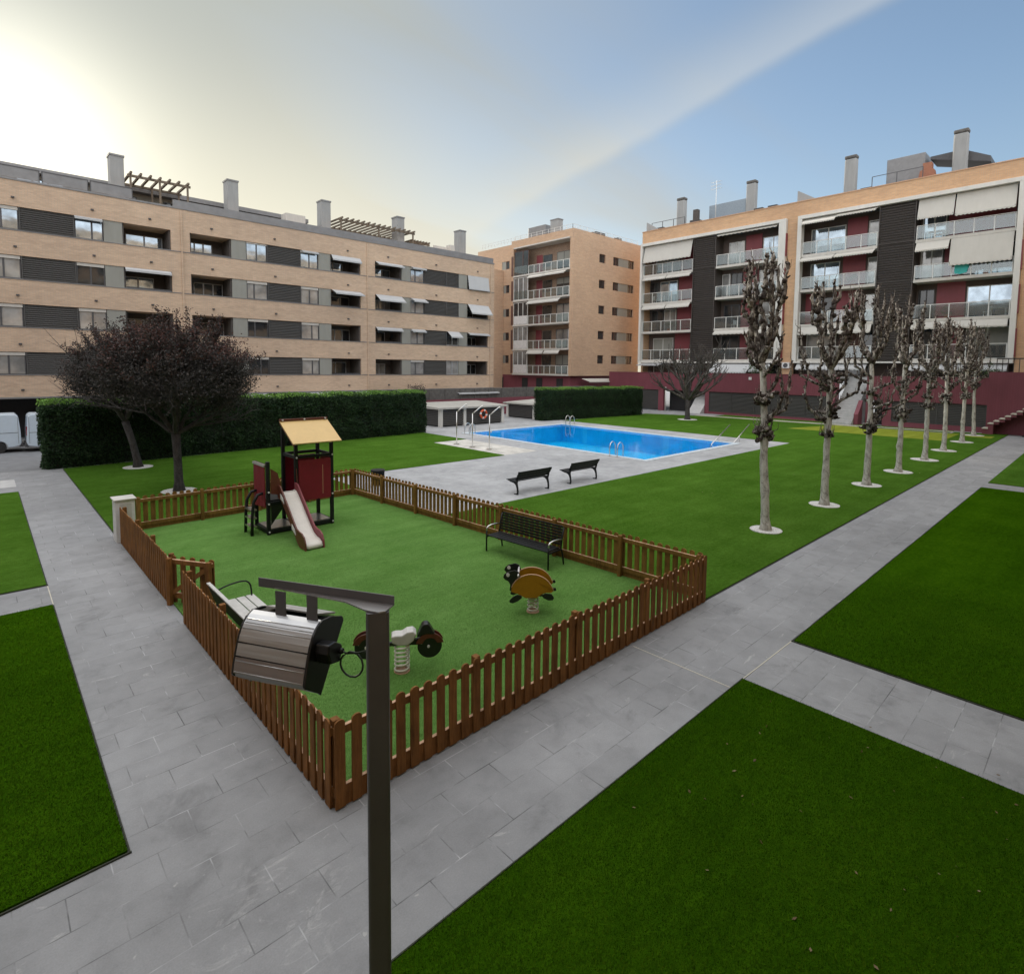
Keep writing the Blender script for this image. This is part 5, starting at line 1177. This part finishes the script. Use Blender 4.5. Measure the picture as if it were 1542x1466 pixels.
    jd = MB().tube([(x0-.083, -.055, 3.703), (x0-.100, -.055, 3.703)], .013, 10); obj('cable_gland', jd, MAT['blackp'], j)
    pts = [(x0-.095, -.055, 3.703)]; cx_, cz_, rr_ = .203, 3.643, .056
    for k in range(0, 16): a = R(70-k*25.5); pts.append((cx_+rr_*math.cos(a), -.052-.0012*k, cz_+rr_*math.sin(a)*1.02))
    pts += [(.165, -.06, 3.705), (.13, -.05, 3.722), (.09, -.045, 3.75), (.06, -.03, 3.77)]
    obj('cable', MB().tube(pts, .0048, 7), MAT['cable'], T)
lamp()

# ------------------------------------------------------------------ pool fittings
def ladder(x, y, ang, label):
    T = local(empty('pool_ladder', (x, y, .02), label, 'pool ladder', 'stainless steel pool ladders')); T.rotation_euler.z = ang
    for s in (-.27, .27):
        obj('handrail', MB().tube([(-.62, s, 0), (-.62, s, .45), (-.55, s, .70), (-.38, s, .82), (-.18, s, .76), (-.08, s, .58), (-.06, s, .2), (-.06, s, -1.1)], .03, 8), MAT['steel'], T)
        obj('flange', MB().disc(-.62, s, 0, .02, .06, 12), MAT['steel'], T)
    for z in (-.2, -.5, -.8): obj('rung', MB().box(-.12, -.03, -.26, .26, z, z+.03), MAT['steel'], T)
ladder(26.95, 19.55, math.pi*0, 'stainless pool ladder on the near edge of the pool, closest to the benches')
T_ = ladder(38.0, 33.3, math.pi, 'stainless pool ladder on the far edge of the pool before the shorter hedge')
ladder(27.15, 33.2, 0, 'stainless pool ladder at the left corner of the pool behind the showers')
def rails():
    for (bx, by, tx, ty, lb) in ((36.3, 18.75, 38.9, 18.75, 'left one of two sloping steel handrails at the right end of the pool'), (38.05, 18.05, 40.2, 17.95, 'right one of two sloping steel handrails at the right end of the pool')):
        T = empty('pool_handrail', (bx, by, 0), lb, 'handrail', 'sloping steel handrails at the pool steps')
        obj('bar', MB().tube([(bx-.25, by, -.35), (bx+.05, by, 0.0), (tx, ty, 1.15)], .035, 8), MAT['steel'], T)
        obj('bracket', MB().tube([(bx+.9, by, 0.0), (bx+.9, by, .36)], .02, 8), MAT['steel'], T)
rails()
for (x, y, lb) in ((22.55, 29.3, 'left'), (22.45, 27.55, 'middle'), (22.65, 26.15, 'right')):
    T = empty('pool_shower', (x, y, 0), lb+' one of three slim steel pool showers on the pale shower pad', 'shower', 'steel pool showers on the pale pad')
    obj('pole', MB().tube([(x, y, 0), (x, y, 2.15)], .034, 8), MAT['steel'], T)
    obj('arm', MB().tube([(x, y, 2.13), (x+.10, y-.10, 2.25), (x+.42, y-.38, 2.62)], .030, 8), MAT['steel'], T)
    obj('shower_head', MB().tube([(x+.42, y-.38, 2.62), (x+.5, y-.44, 2.58)], .06, 10), MAT['steel'], T)
    obj('valve', MB().tube([(x+.03, y-.06, 1.1), (x+.09, y-.10, 1.1)], .035, 10), MAT['steel'], T); obj('base_plate', MB().disc(x, y, .011, .04, .20, 16), MAT['steel'], T)
def buoy():
    T = empty('lifebuoy', (32.45, 38.2, .5), 'orange and white lifebuoy hanging on the front of the left hut', 'lifebuoy')
    c = (32.45, 38.28, .92); r = .34; mb = MB(); wh = MB()
    for k in range(4):
        for tgt, a0, a1 in ((mb, 0, 62), (wh, 62, 90)):
            pts = [(c[0]+r*math.cos(R(k*90+a0+(a1-a0)*i/8)), c[1], c[2]+r*math.sin(R(k*90+a0+(a1-a0)*i/8))) for i in range(9)]; tgt.tube(pts, .095, 10)
    obj('ring', mb, MAT['orange'], T); obj('band', wh, MAT['plastic'], T)
buoy()
def bin_():
    T = empty('litter_bin', (12.15, 21.23, 0), 'black round litter bin on the deck just outside the far corner of the picket fence', 'litter bin')
    m_ = MB()
    for k in range(28):
        a = 2*math.pi*k/28; x = 12.15+.26*math.cos(a); y = 21.23+.26*math.sin(a); m_.beam((x, y, .08), (x, y, .58), .03, .02)
    obj('slats', m_, MAT['black'], T); obj('liner', MB().disc(12.15, 21.23, .05, .56, .235, 28), MAT['blackp'], T); obj('rim', MB().disc(12.15, 21.23, .58, .66, .30, 28), MAT['black'], T, .01)
bin_()

# ------------------------------------------------------------------ vans on the street behind the hedge
def van(x0, y, label, L=4.9, rear=False, seed=0):
    """long side along x facing -y; x0 = left (rear) end"""
    T = local(empty('parked_van', (x0, y, 0), label, 'van', 'pale vans parked in the street')); W_ = 1.85
    side = [(0.05, .38), (0, .55), (.02, 1.2), (.10, 2.02), (.22, 2.14), (3.25, 2.14), (3.5, 2.05), (4.1, 1.36), (4.75, 1.12), (4.88, .95), (4.9, .45), (4.8, .32), (4.35, .30)]
    def arch(cx): return [(cx+.36*math.cos(a), .30+.36*math.sin(a)) for a in [R(k*18) for k in range(11)]]
    poly = side+arch(3.95)+arch(.95)+[(.4, .30)]
    obj('body', MB().prism(poly, 'y', 0, W_), MAT['van'], T, .05)
    for cx in (.95, 3.95):
        for yy in (.02, W_-.24):
            w_ = obj('wheel', MB().tube([(cx, yy, .31), (cx, yy+.22, .31)], .31, 24), MAT['tyre'], T, .02); obj('rim', MB().tube([(cx, yy-.012, .31), (cx, yy+.02, .31)], .19, 16), MAT['metal'], w_)
    obj('side_window', MB().prism([(2.55, 1.30), (2.55, 1.92), (3.3, 1.92), (3.85, 1.32)], 'y', -.012, -.002), MAT['glassd'], T)
    obj('windscreen', MB().add([(3.55, .15, 2.0), (3.55, W_-.15, 2.0), (4.1, W_-.12, 1.42), (4.1, .12, 1.42)], [(0, 3, 2, 1)]), MAT['glassd'], T)
    sm = MB()
    for x in (.12, 1.35, 2.45): sm.box(x, x+.015, -.006, -.002, .5, 2.0)
    sm.box(.12, 3.6, -.006, -.002, 1.10, 1.125)
    for x in (.12, 1.35, 2.45): sm.box(x, x+.015, W_+.002, W_+.006, .5, 2.0)
    sm.box(.12, 3.6, W_+.002, W_+.006, 1.10, 1.125); obj('door_seam', sm, MAT['framed'], T)
    obj('tail_light', MB().box(-.012, .05, .02, .14, .95, 1.45), MAT['red'], T); obj('bumper', MB().box(-.08, .10, .02, W_-.02, .30, .52), MAT['framed'], T, .02)
    obj('door_handle', MB().box(2.3, 2.5, -.03, -.006, 1.0, 1.04), MAT['framed'], T)
    obj('mirror', MB().box(3.55, 3.66, -.22, -.04, 1.25, 1.55), MAT['blackp'], T, .02)
    if rear: obj('blue_decal', MB().box(.95, 1.5, W_+.003, W_+.008, 1.22, 1.34), plain('blue_lettering', (.05, .17, .42), .4), T)
    return T
v1 = van(1.58, 43.85, 'pale blue white van at the left edge, its boxy rear towards the other van', rear=True); v1.rotation_euler.z = math.pi
van(1.78, 41.6, 'pale blue white van with its rear end showing just beside the tall hedge')

# ------------------------------------------------------------------ hedges
def hedge(x0, y0, x1, y1, th, h, n, label, seed, hx=.0):
    """a->b is the visible front edge; grown back by th"""
    e = empty('hedge', ((x0+x1)/2, (y0+y1)/2, 0), label, 'hedge', None); org = tuple(e.location)
    r = np.random.default_rng(seed); a = np.array([x0, y0]); b = np.array([x1, y1]); L = np.linalg.norm(b-a); t = (b-a)/L; nn = np.array([-t[1], t[0]])
    core = MB(); p = [tuple(a+t*.22+nn*.22), tuple(b-t*.22+nn*.22), tuple(b-t*.22+nn*(th-.2)), tuple(a+t*.22+nn*(th-.2))]; core.prism(p, 'z', 0, h-.22); obj('twigs', core, MAT['hedgecore'], e)
    A = [L*h, L*th, th*h, th*h]; A = np.array(A)/sum(A); cnt = (A*n).astype(int); P = []; N = []
    s, z = r.random(cnt[0])*L, r.random(cnt[0])*h; d = r.random(cnt[0])**1.5*.28; P.append(np.c_[s, d, z]); N.append(np.tile([0, -1, .3], (cnt[0], 1)))
    s, v = r.random(cnt[1])*L, r.random(cnt[1])*th; P.append(np.c_[s, v, h-r.random(cnt[1])**1.5*.25]); N.append(np.tile([0, 0, 1.], (cnt[1], 1)))
    for k, sx in ((2, 0.), (3, L)):
        v, z = r.random(cnt[k])*th, r.random(cnt[k])*h; d = r.random(cnt[k])**1.5*.28; P.append(np.c_[sx+(d if k == 2 else -d), v, z]); N.append(np.tile([(-1. if k == 2 else 1.), 0, .2], (cnt[k], 1)))
    P = np.concatenate(P); N = np.concatenate(N)
    f = lambda p, q: np.sin(p[:, 0]*1.7+q)+np.sin(p[:, 0]*3.9+p[:, 2]*2.3+q*2)+np.sin(p[:, 2]*4.1+p[:, 1]*3+q)
    wob = f(P, seed)*.055; P += N*wob[:, None]
    # rounded corners
    cyr = .3; P[:, 2] -= np.where(P[:, 2] > h-.3, (np.maximum(0, cyr-P[:, 1])/cyr)**2*.22, 0)
    for sx, sg in ((0, 1), (L, -1)): dd = np.maximum(0, .35-np.abs(P[:, 0]-sx))/.35; P[:, 1] += dd**2*.18*np.where(P[:, 1] < th/2, 1, -1); P[:, 2] -= np.where(P[:, 2] > h*.8, dd**2*.2, 0)
    W = np.c_[a[0]+t[0]*P[:, 0]+nn[0]*P[:, 1], a[1]+t[1]*P[:, 0]+nn[1]*P[:, 1], P[:, 2]]
    NW = np.c_[t[0]*N[:, 0]+nn[0]*N[:, 1], t[1]*N[:, 0]+nn[1]*N[:, 1], N[:, 2]]
    leaves('foliage', W, .10, MAT['hedge'], e, org, r, nrm=NW, tilt=.7)
    # new shoots along the top edge
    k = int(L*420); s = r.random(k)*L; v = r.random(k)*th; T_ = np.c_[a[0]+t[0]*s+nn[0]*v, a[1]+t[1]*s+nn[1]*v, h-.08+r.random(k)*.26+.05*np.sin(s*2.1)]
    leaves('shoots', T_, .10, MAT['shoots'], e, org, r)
hedge(2.0, 34.1, 24.95, 36.0, 1.5, 3.1, 90000, 'long tall clipped green hedge behind the purple leaved trees on the left', 11)
hedge(38.9, 37.3, 53.3, 35.6, 1.5, 3.0, 45000, 'shorter clipped green hedge behind the pool on the right of the huts', 12)

# ------------------------------------------------------------------ trees
def vn(v): return v.normalized() if v.length > 1e-9 else Vector((0, 0, 1))
KN = [None]
def knobby(mb, p0, p1, r0, r1, rs, bend=.12, step=.14, knob=1.0, stub=True, n=7, top=True):
    """knotty limb: radius swells and shrinks, short curled stubs leave it"""
    p0 = Vector(p0); p1 = Vector(p1); L = (p1-p0).length; k = max(4, int(L/step)); pts = []; rr = []
    off = Vector((0, 0, 0)); ph = rs.random()*6
    for i in range(k+1):
        t = i/k; off += Vector((rs.gauss(0, 1), rs.gauss(0, 1), 0))*bend*step*1.4; off *= .93
        pts.append(p0.lerp(p1, t)+off*math.sin(math.pi*min(1, t*1.2+.05))); rr.append((r0+(r1-r0)*t)*(1+knob*max(0, math.sin(i*1.9+ph))*rs.uniform(.4, 1.3)))
    mb.tube(pts, rr, n)
    for i in range(1, k+1):
        if rs.random() < .55:
            a = pts[i]; d = Vector((rs.gauss(0, .35), rs.gauss(0, .35), 1)).normalized(); l = rs.uniform(.15, .42); b = a+Vector((d.x*.12, d.y*.12, 0))+d*l*.5; mb.tube([a, b, b+Vector((d.x*.15, d.y*.15, 1)).normalized()*l*.6], [.014, .010, .005], 4, cap=False)
    if stub:
        for i in range(1, k+1):
            for q in range(rs.choice((0, 1, 1, 2))):
                d = Vector((rs.gauss(0, 1), rs.gauss(0, 1), rs.uniform(-.4, .9))); d = vn(d); l = rs.uniform(.04, .12); a = pts[i]; b = a+d*l*.6; c = b+(d+Vector((0, 0, rs.uniform(.2, 1.4)))).normalized()*l*.7
                w_ = rr[i]*rs.uniform(.65, 1.25); mb.tube([a, b, c], [w_*.9, w_, w_*.55], 6, mi=1 if rs.random() < .8 else 0)
    return pts
def pollard(x, y, h, label, seed, lean=0, width=.62, first=2.85, hd=1.0):
    rs = random.Random(seed); e = local(empty('pollarded_tree', (x, y, .03), label, 'tree', 'row of pollarded trees along the path'))
    tr = MB(); zt = h*.63; k = 26; pts = []; rr = []; ox = oy = 0
    for i in range(k+1):
        t = i/k; ox += rs.gauss(0, .009)-.729*lean/k; oy += rs.gauss(0, .009)+.684*lean/k; z = zt*t
        r = .132*(1-.42*t)*(1+.55*math.exp(-z/.16)); r *= 1+rs.uniform(-.05, .09)+(.35*math.exp(-((z-first)/.22)**2))+(.18*math.exp(-((z-first*.42)/.10)**2))
        pts.append((ox, oy, z)); rr.append(r)
    tr.tube(pts, rr, 12); obj('trunk', tr, MAT['bark'], e)
    cr = MB(); KN[0] = MB()
    def at(z): i = min(k, max(0, int(z/zt*k))); return Vector(pts[i]), rr[i]
    top = Vector(pts[-1])
    # knot of burrs where the tree was first headed
    for zc in [first+rs.uniform(-.3, .5) for _ in range(5)]+[first*1.3+rs.uniform(0, .8) for _ in range(3)]:
        c, r = at(zc)
        for q in range(4):
            a = rs.uniform(0, 6.28); d = Vector((math.cos(a), math.sin(a), rs.uniform(-.3, .7))); p1 = c+d*rs.uniform(.16, .36); knobby(cr, c+d*r*.4, p1, .055, .045, rs, step=.07, knob=.8)
    # leaders
    nl = rs.choice((4, 5, 5))
    for i in range(nl):
        a = i*6.283/nl+rs.uniform(-.4, .4); rad = width*rs.uniform(.35, .75)*(0.25 if i == 0 else 1); sh = rs.uniform(.86, 1.0) if i else 1.0
        elbow = top+Vector((math.cos(a)*rad, math.sin(a)*rad, rs.uniform(.35, .9))); tip = elbow+Vector((math.cos(a)*.12, math.sin(a)*.12, 0)); tip.z = h*sh
        q = knobby(cr, top-Vector((0, 0, .15)), elbow, .085, .065, rs, step=.16, knob=.5); knobby(cr, q[-1], tip, .066, .032, rs, bend=.16, step=.13, knob=.9)
        for j in range(2):
            t_ = rs.uniform(.15, .6); s0 = q[-1].lerp(tip, t_); b = a+rs.uniform(-1.3, 1.3); s1 = s0+Vector((math.cos(b)*.22, math.sin(b)*.22, .3)); s2 = s1+Vector((rs.uniform(-.08, .08), rs.uniform(-.08, .08), rs.uniform(.5, 1.3))); s2.z = min(s2.z, h*.97)
            w_ = knobby(cr, s0, s1, .045, .045, rs, step=.1); knobby(cr, w_[-1], s2, .045, .024, rs, bend=.16, step=.12)
    # side limbs that leave the trunk and turn up
    ns = rs.choice((6, 7, 8))
    for i in range(ns):
        z0 = rs.uniform(first*.98, zt*.97); c, r = at(z0); a = rs.uniform(0, 6.28); rad = width*rs.uniform(.7, 1.25)
        el = c+Vector((math.cos(a)*rad, math.sin(a)*rad, rs.uniform(.25, .7))); tip = el+Vector((math.cos(a)*.1, math.sin(a)*.1, rs.uniform(.5, 1.9)))
        q = knobby(cr, c, el, .05, .038, rs, bend=.2, step=.12, knob=.7); knobby(cr, q[-1], tip, .04, .018, rs, bend=.2, step=.12, knob=.9)
    obj('crown', cr, [MAT['barkk'], MAT['barkn']], e)
    return e
TR = [(17.79, 7.28, 8.55, 'nearest and largest pollarded tree beside the path, its trunk pale and its knotted head dark', 31, .50, 2.9),
      (22.86, 7.25, 8.35, 'second pollarded tree from the camera, with a wide knotted head above a pale trunk', 32, .70, 3.1),
      (28.36, 7.33, 8.7, 'third pollarded tree from the camera, in front of the pale staircase, forking low', 33, .78, 2.6),
      (33.39, 7.29, 8.8, 'fourth pollarded tree from the camera with a smooth pale trunk', 34, .62, 3.0),
      (39.18, 7.32, 8.1, 'fifth pollarded tree from the camera, thinner and darker in the trunk', 35, .70, 3.3),
      (44.86, 7.4, 8.4, 'sixth pollarded tree from the camera, third from the far end of the row', 36, .72, 3.3),
      (51.52, 7.49, 8.7, 'seventh pollarded tree from the camera, last but one in the row', 37, .72, 3.5),
      (57.8, 7.68, 8.6, 'farthest pollarded tree at the end of the row, its pale trunk slightly bent', 38, .75, 4.0)]
def ring(x, y, r, label, i):
    m_ = MB().disc(x, y, .0, .048, r, 40, .012); o = obj('gravel_ring', m_, MAT['gravel'], org=(x, y, 0)); tag(o, label, 'gravel ring', 'white gravel rings round the tree trunks')
    # loose stones thrown over the turf edge
    return o
NTH = ['nearest', 'second', 'third', 'fourth', 'fifth', 'sixth', 'seventh', 'farthest']
for i, (x, y, h, lb, sd, wd, fs) in enumerate(TR):
    pollard(x, y, h, lb, sd, width=wd*(1.0 if i == 0 else 1.22), first=fs, lean=(.34, .08, .05, 0, 0, 0, 0, .15)[i]); ring(x, y, .47+.05*min(i, 4), 'white gravel ring at the foot of the %s pollarded tree by the path' % NTH[i], i)
def bare_round(x, y, h, label):
    rs = random.Random(5); e = local(empty('bare_tree', (x, y, .03), label, 'tree')); tr = MB(); tr.tube([(0, 0, 0), (.03, .02, .3), (0, .03, 1.2), (.04, 0, 2.1)], [.34, .25, .22, .27], 10); obj('trunk', tr, MAT['barkd'], e)
    cr = MB()
    def grow(p, d, l, r, lv):
        k = 4; pts = [p]; dd = d.copy()
        for i in range(k): dd = (dd+Vector((rs.gauss(0, .16), rs.gauss(0, .16), .13))).normalized(); pts.append(pts[-1]+dd*l/k)
        cr.tube(pts, [r*(1-.45*i/k) for i in range(k+1)], 6 if lv < 2 else 4, cap=False)
        if lv >= 4: return
        for i in range(3 if lv < 3 else 2):
            ax = Vector((rs.gauss(0, 1), rs.gauss(0, 1), rs.gauss(0, 1))); nd = (dd+vn(ax)*.62).normalized(); nd.z = max(nd.z, -.15); grow(pts[-1 if i < 2 else 3], nd, l*rs.uniform(.55, .85), r*.56, lv+1)
    for i in range(17):
        a = i*6.283/17*3.3; el = rs.uniform(.25, 1.45); grow(Vector((0, 0, 2.0)), Vector((math.cos(a)*math.cos(el), math.sin(a)*math.cos(el), math.sin(el))), rs.uniform(1.9, 2.7), .17, 1)
    obj('crown', cr, MAT['barkg'], e)
bare_round(51.85, 29.47, 7.1, 'bare round headed tree with radiating grey branches, standing beyond the pool by the hedge'); ring(51.85, 29.47, .95, 'white gravel ring round the foot of the bare round headed tree beyond the pool', 9)
def plum(x, y, h, rx, zc, rz, label, seed, lean, cx):
    rs = random.Random(seed); r = np.random.default_rng(seed); e = local(empty('purple_leaved_tree', (x, y, .03), label, 'tree', 'purple leaved trees on the back lawn'))
    top = Vector((lean*2.0, .05, 2.25)); tr = MB(); tr.tube([(0, 0, 0), (lean*.12, 0, .35), (lean*.8, .0, 1.2), tuple(top)], [.24, .165, .145, .16], 12); obj('trunk', tr, MAT['barkd'], e)
    br = MB(); tips = []
    def grow(p, d, l, rad, lv):
        k = 4; pts = [p]; dd = d.copy()
        for i in range(k): dd = (dd+Vector((rs.gauss(0, .12), rs.gauss(0, .12), .03))).normalized(); pts.append(pts[-1]+dd*l/k)
        br.tube(pts, [rad*(1-.5*i/k) for i in range(k+1)], 6 if lv < 2 else 4, cap=False)
        if lv >= 1: tips.extend(pts[1:])
        if lv >= 4: return
        for i in range(3): grow(pts[rs.choice((2, 3, 4, 4))], (dd+vn(Vector((rs.gauss(0, 1), rs.gauss(0, 1), rs.gauss(.15, .8))))*.75).normalized(), l*rs.uniform(.6, .85), rad*.55, lv+1)
    for i in range(9):
        a = i*6.283/9+rs.uniform(-.3, .3); el = rs.uniform(.35, 1.25); grow(top, Vector((math.cos(a)*math.cos(el), math.sin(a)*math.cos(el), math.sin(el))), rs.uniform(1.3, 1.9), .085, 0)
    # keep the crown inside a broad vase
    C = np.array([cx, 0, zc]); E = np.array([rx, rx*.92, rz])
    T_ = np.array([tuple(p) for p in tips]); T_ = T_[((T_-C)**2/E**2).sum(1) < 1.12]
    n1 = 40000; P = T_[r.integers(0, len(T_), n1)]+r.normal(size=(n1, 3))*.20
    n2 = 50000; ncl = 120; q = r.normal(size=(ncl, 3)); q /= np.linalg.norm(q, axis=1)[:, None]; q[:, 2] = np.where(q[:, 2] < -.55, q[:, 2]*.6, q[:, 2]); CC = C+q*(.60+.36*r.random(ncl)[:, None])*E
    P2 = CC[r.integers(0, ncl, n2)]+r.normal(size=(n2, 3))*np.array([.30, .30, .20])
    P = np.concatenate([P, P2]); P = P[P[:, 2] > 2.45+.25*np.sin(P[:, 0]*3)]
    # stray sprays sticking out of the outline
    ns = 95; S_ = []
    for i in range(ns):
        a = rs.uniform(0, 6.28); el = rs.uniform(-.15, 1.4); d = np.array([math.cos(a)*math.cos(el), math.sin(a)*math.cos(el), math.sin(el)]); b = C+d*E*.93; l = rs.uniform(.25, .95)
        t = r.random(120)[:, None]; S_.append(b+(d*l+np.array([0, 0, .22]))*t+r.normal(size=(120, 3))*(.03+.05*t))
        br.tube([tuple(C+d*E*.7), tuple(b), tuple(b+d*l+np.array([0, 0, .22]))], [.014, .009, .004], 4, cap=False)
        
    P = np.concatenate([P]+S_)
    obj('branches', br, MAT['barkd'], e)
    leaves('foliage', P, .075, MAT['plum'], e, (0, 0, 0), r, asp=.6)
    up_ = CC[(CC[:, 2] > zc+.35)]; n3 = 9000; P3 = up_[r.integers(0, len(up_), n3)]+r.normal(size=(n3, 3))*np.array([.30, .30, .16])+np.array([0, 0, .24])
    leaves('tip_leaves', np.concatenate([P3]+[q_[::2] for q_ in S_]), .075, MAT['plumtip'], e, (0, 0, 0), r, asp=.6)
plum(5.43, 32.26, 6.55, 2.65, 4.50, 1.75, 'farther purple leaved tree with a leaning trunk close against the tall hedge', 21, -.22, .15)
plum(5.57, 25.12, 6.6, 2.55, 4.55, 1.68, 'nearer purple leaved tree with a straight dark trunk behind the far playground fence', 22, -.02, .15)
ring(5.43, 32.26, .62, 'white gravel ring round the leaning purple leaved tree close to the hedge', 10); ring(5.57, 25.12, .62, 'white gravel ring round the nearer purple leaved tree behind the playground', 11)

# ------------------------------------------------------------------ grass blades on the near turf
def blades(name, polyfn, x0, x1, y0, y1, dens, hgt, wd, mat, z0=.03, seed=0, lean=.5):
    r = np.random.default_rng(seed); n = int((x1-x0)*(y1-y0)*dens); x = r.uniform(x0, x1, n); y = r.uniform(y0, y1, n); k = polyfn(x, y) & (r.random(n) < np.clip((17-np.hypot(x, y))/7, 0, 1)); x, y = x[k], y[k]; n = len(x)
    a = r.uniform(0, 6.283, n); l = hgt*(.6+.8*r.random(n)); dx, dy = np.cos(a), np.sin(a); w2 = wd*(.7+.6*r.random(n)); lx = r.normal(0, lean, n)*l+.25*l; ly = r.normal(0, lean, n)*l
    B = np.c_[x, y, np.full(n, z0-.004)]; V = np.stack([B-np.c_[dx*w2/2, dy*w2/2, 0*x], B+np.c_[dx*w2/2, dy*w2/2, 0*x], B+np.c_[lx, ly, l]], 1).reshape(-1, 3)
    o = npmesh(name, V, np.arange(3*n).reshape(-1, 3), MAT[mat]); tag(o, kind='stuff'); return o
inview = lambda x, y: (0.729*y+0.684*x > 1.5)
# visible wedge of each plot only
blades('grass', lambda x, y: (x-1.5 > (3.87-y)*1.15-.2) & (np.hypot(x, y) < 11), 1.2, 8.81, -2.6, 3.87, 7000, .020, .0075, 'blade', seed=1)
blades('grass', lambda x, y: x > -(y-6.6)*.12-.75, -2.2, .9, 6.66, 14.8, 5000, .022, .009, 'blade', seed=2)
blades('grass', lambda x, y: (x*.5 < 14+y) , 10.82, 17, -1.2, 3.82, 3500, .024, .011, 'blade', seed=3)
blades('grass', lambda x, y: x > 2.8, 2.8, 11.2, 5.98, 16, 3000, .016, .009, 'bladep', seed=4)

def litter():
    """a few dry leaves blown over paths and turf"""
    r = np.random.default_rng(5); n = 90
    x = np.concatenate([r.uniform(5, 9, n//2), r.uniform(14, 45, n//2)]); y = np.concatenate([r.uniform(.5, 3.5, n//2), r.uniform(6.2, 12, n//2)])
    P = np.c_[x, y, np.full(n, .045)]; o = leaves('fallen_leaves', P, .045, MAT['barkd2'], None, (0, 0, 0), r, nrm=np.tile([0, 0, 3.0], (n, 1)), tilt=.4); tag(o, kind='stuff')
MAT['barkd2'] = leafmat('dry_leaves', [(.10, .06, .03), (.18, .12, .06), (.28, .22, .13)])
litter()
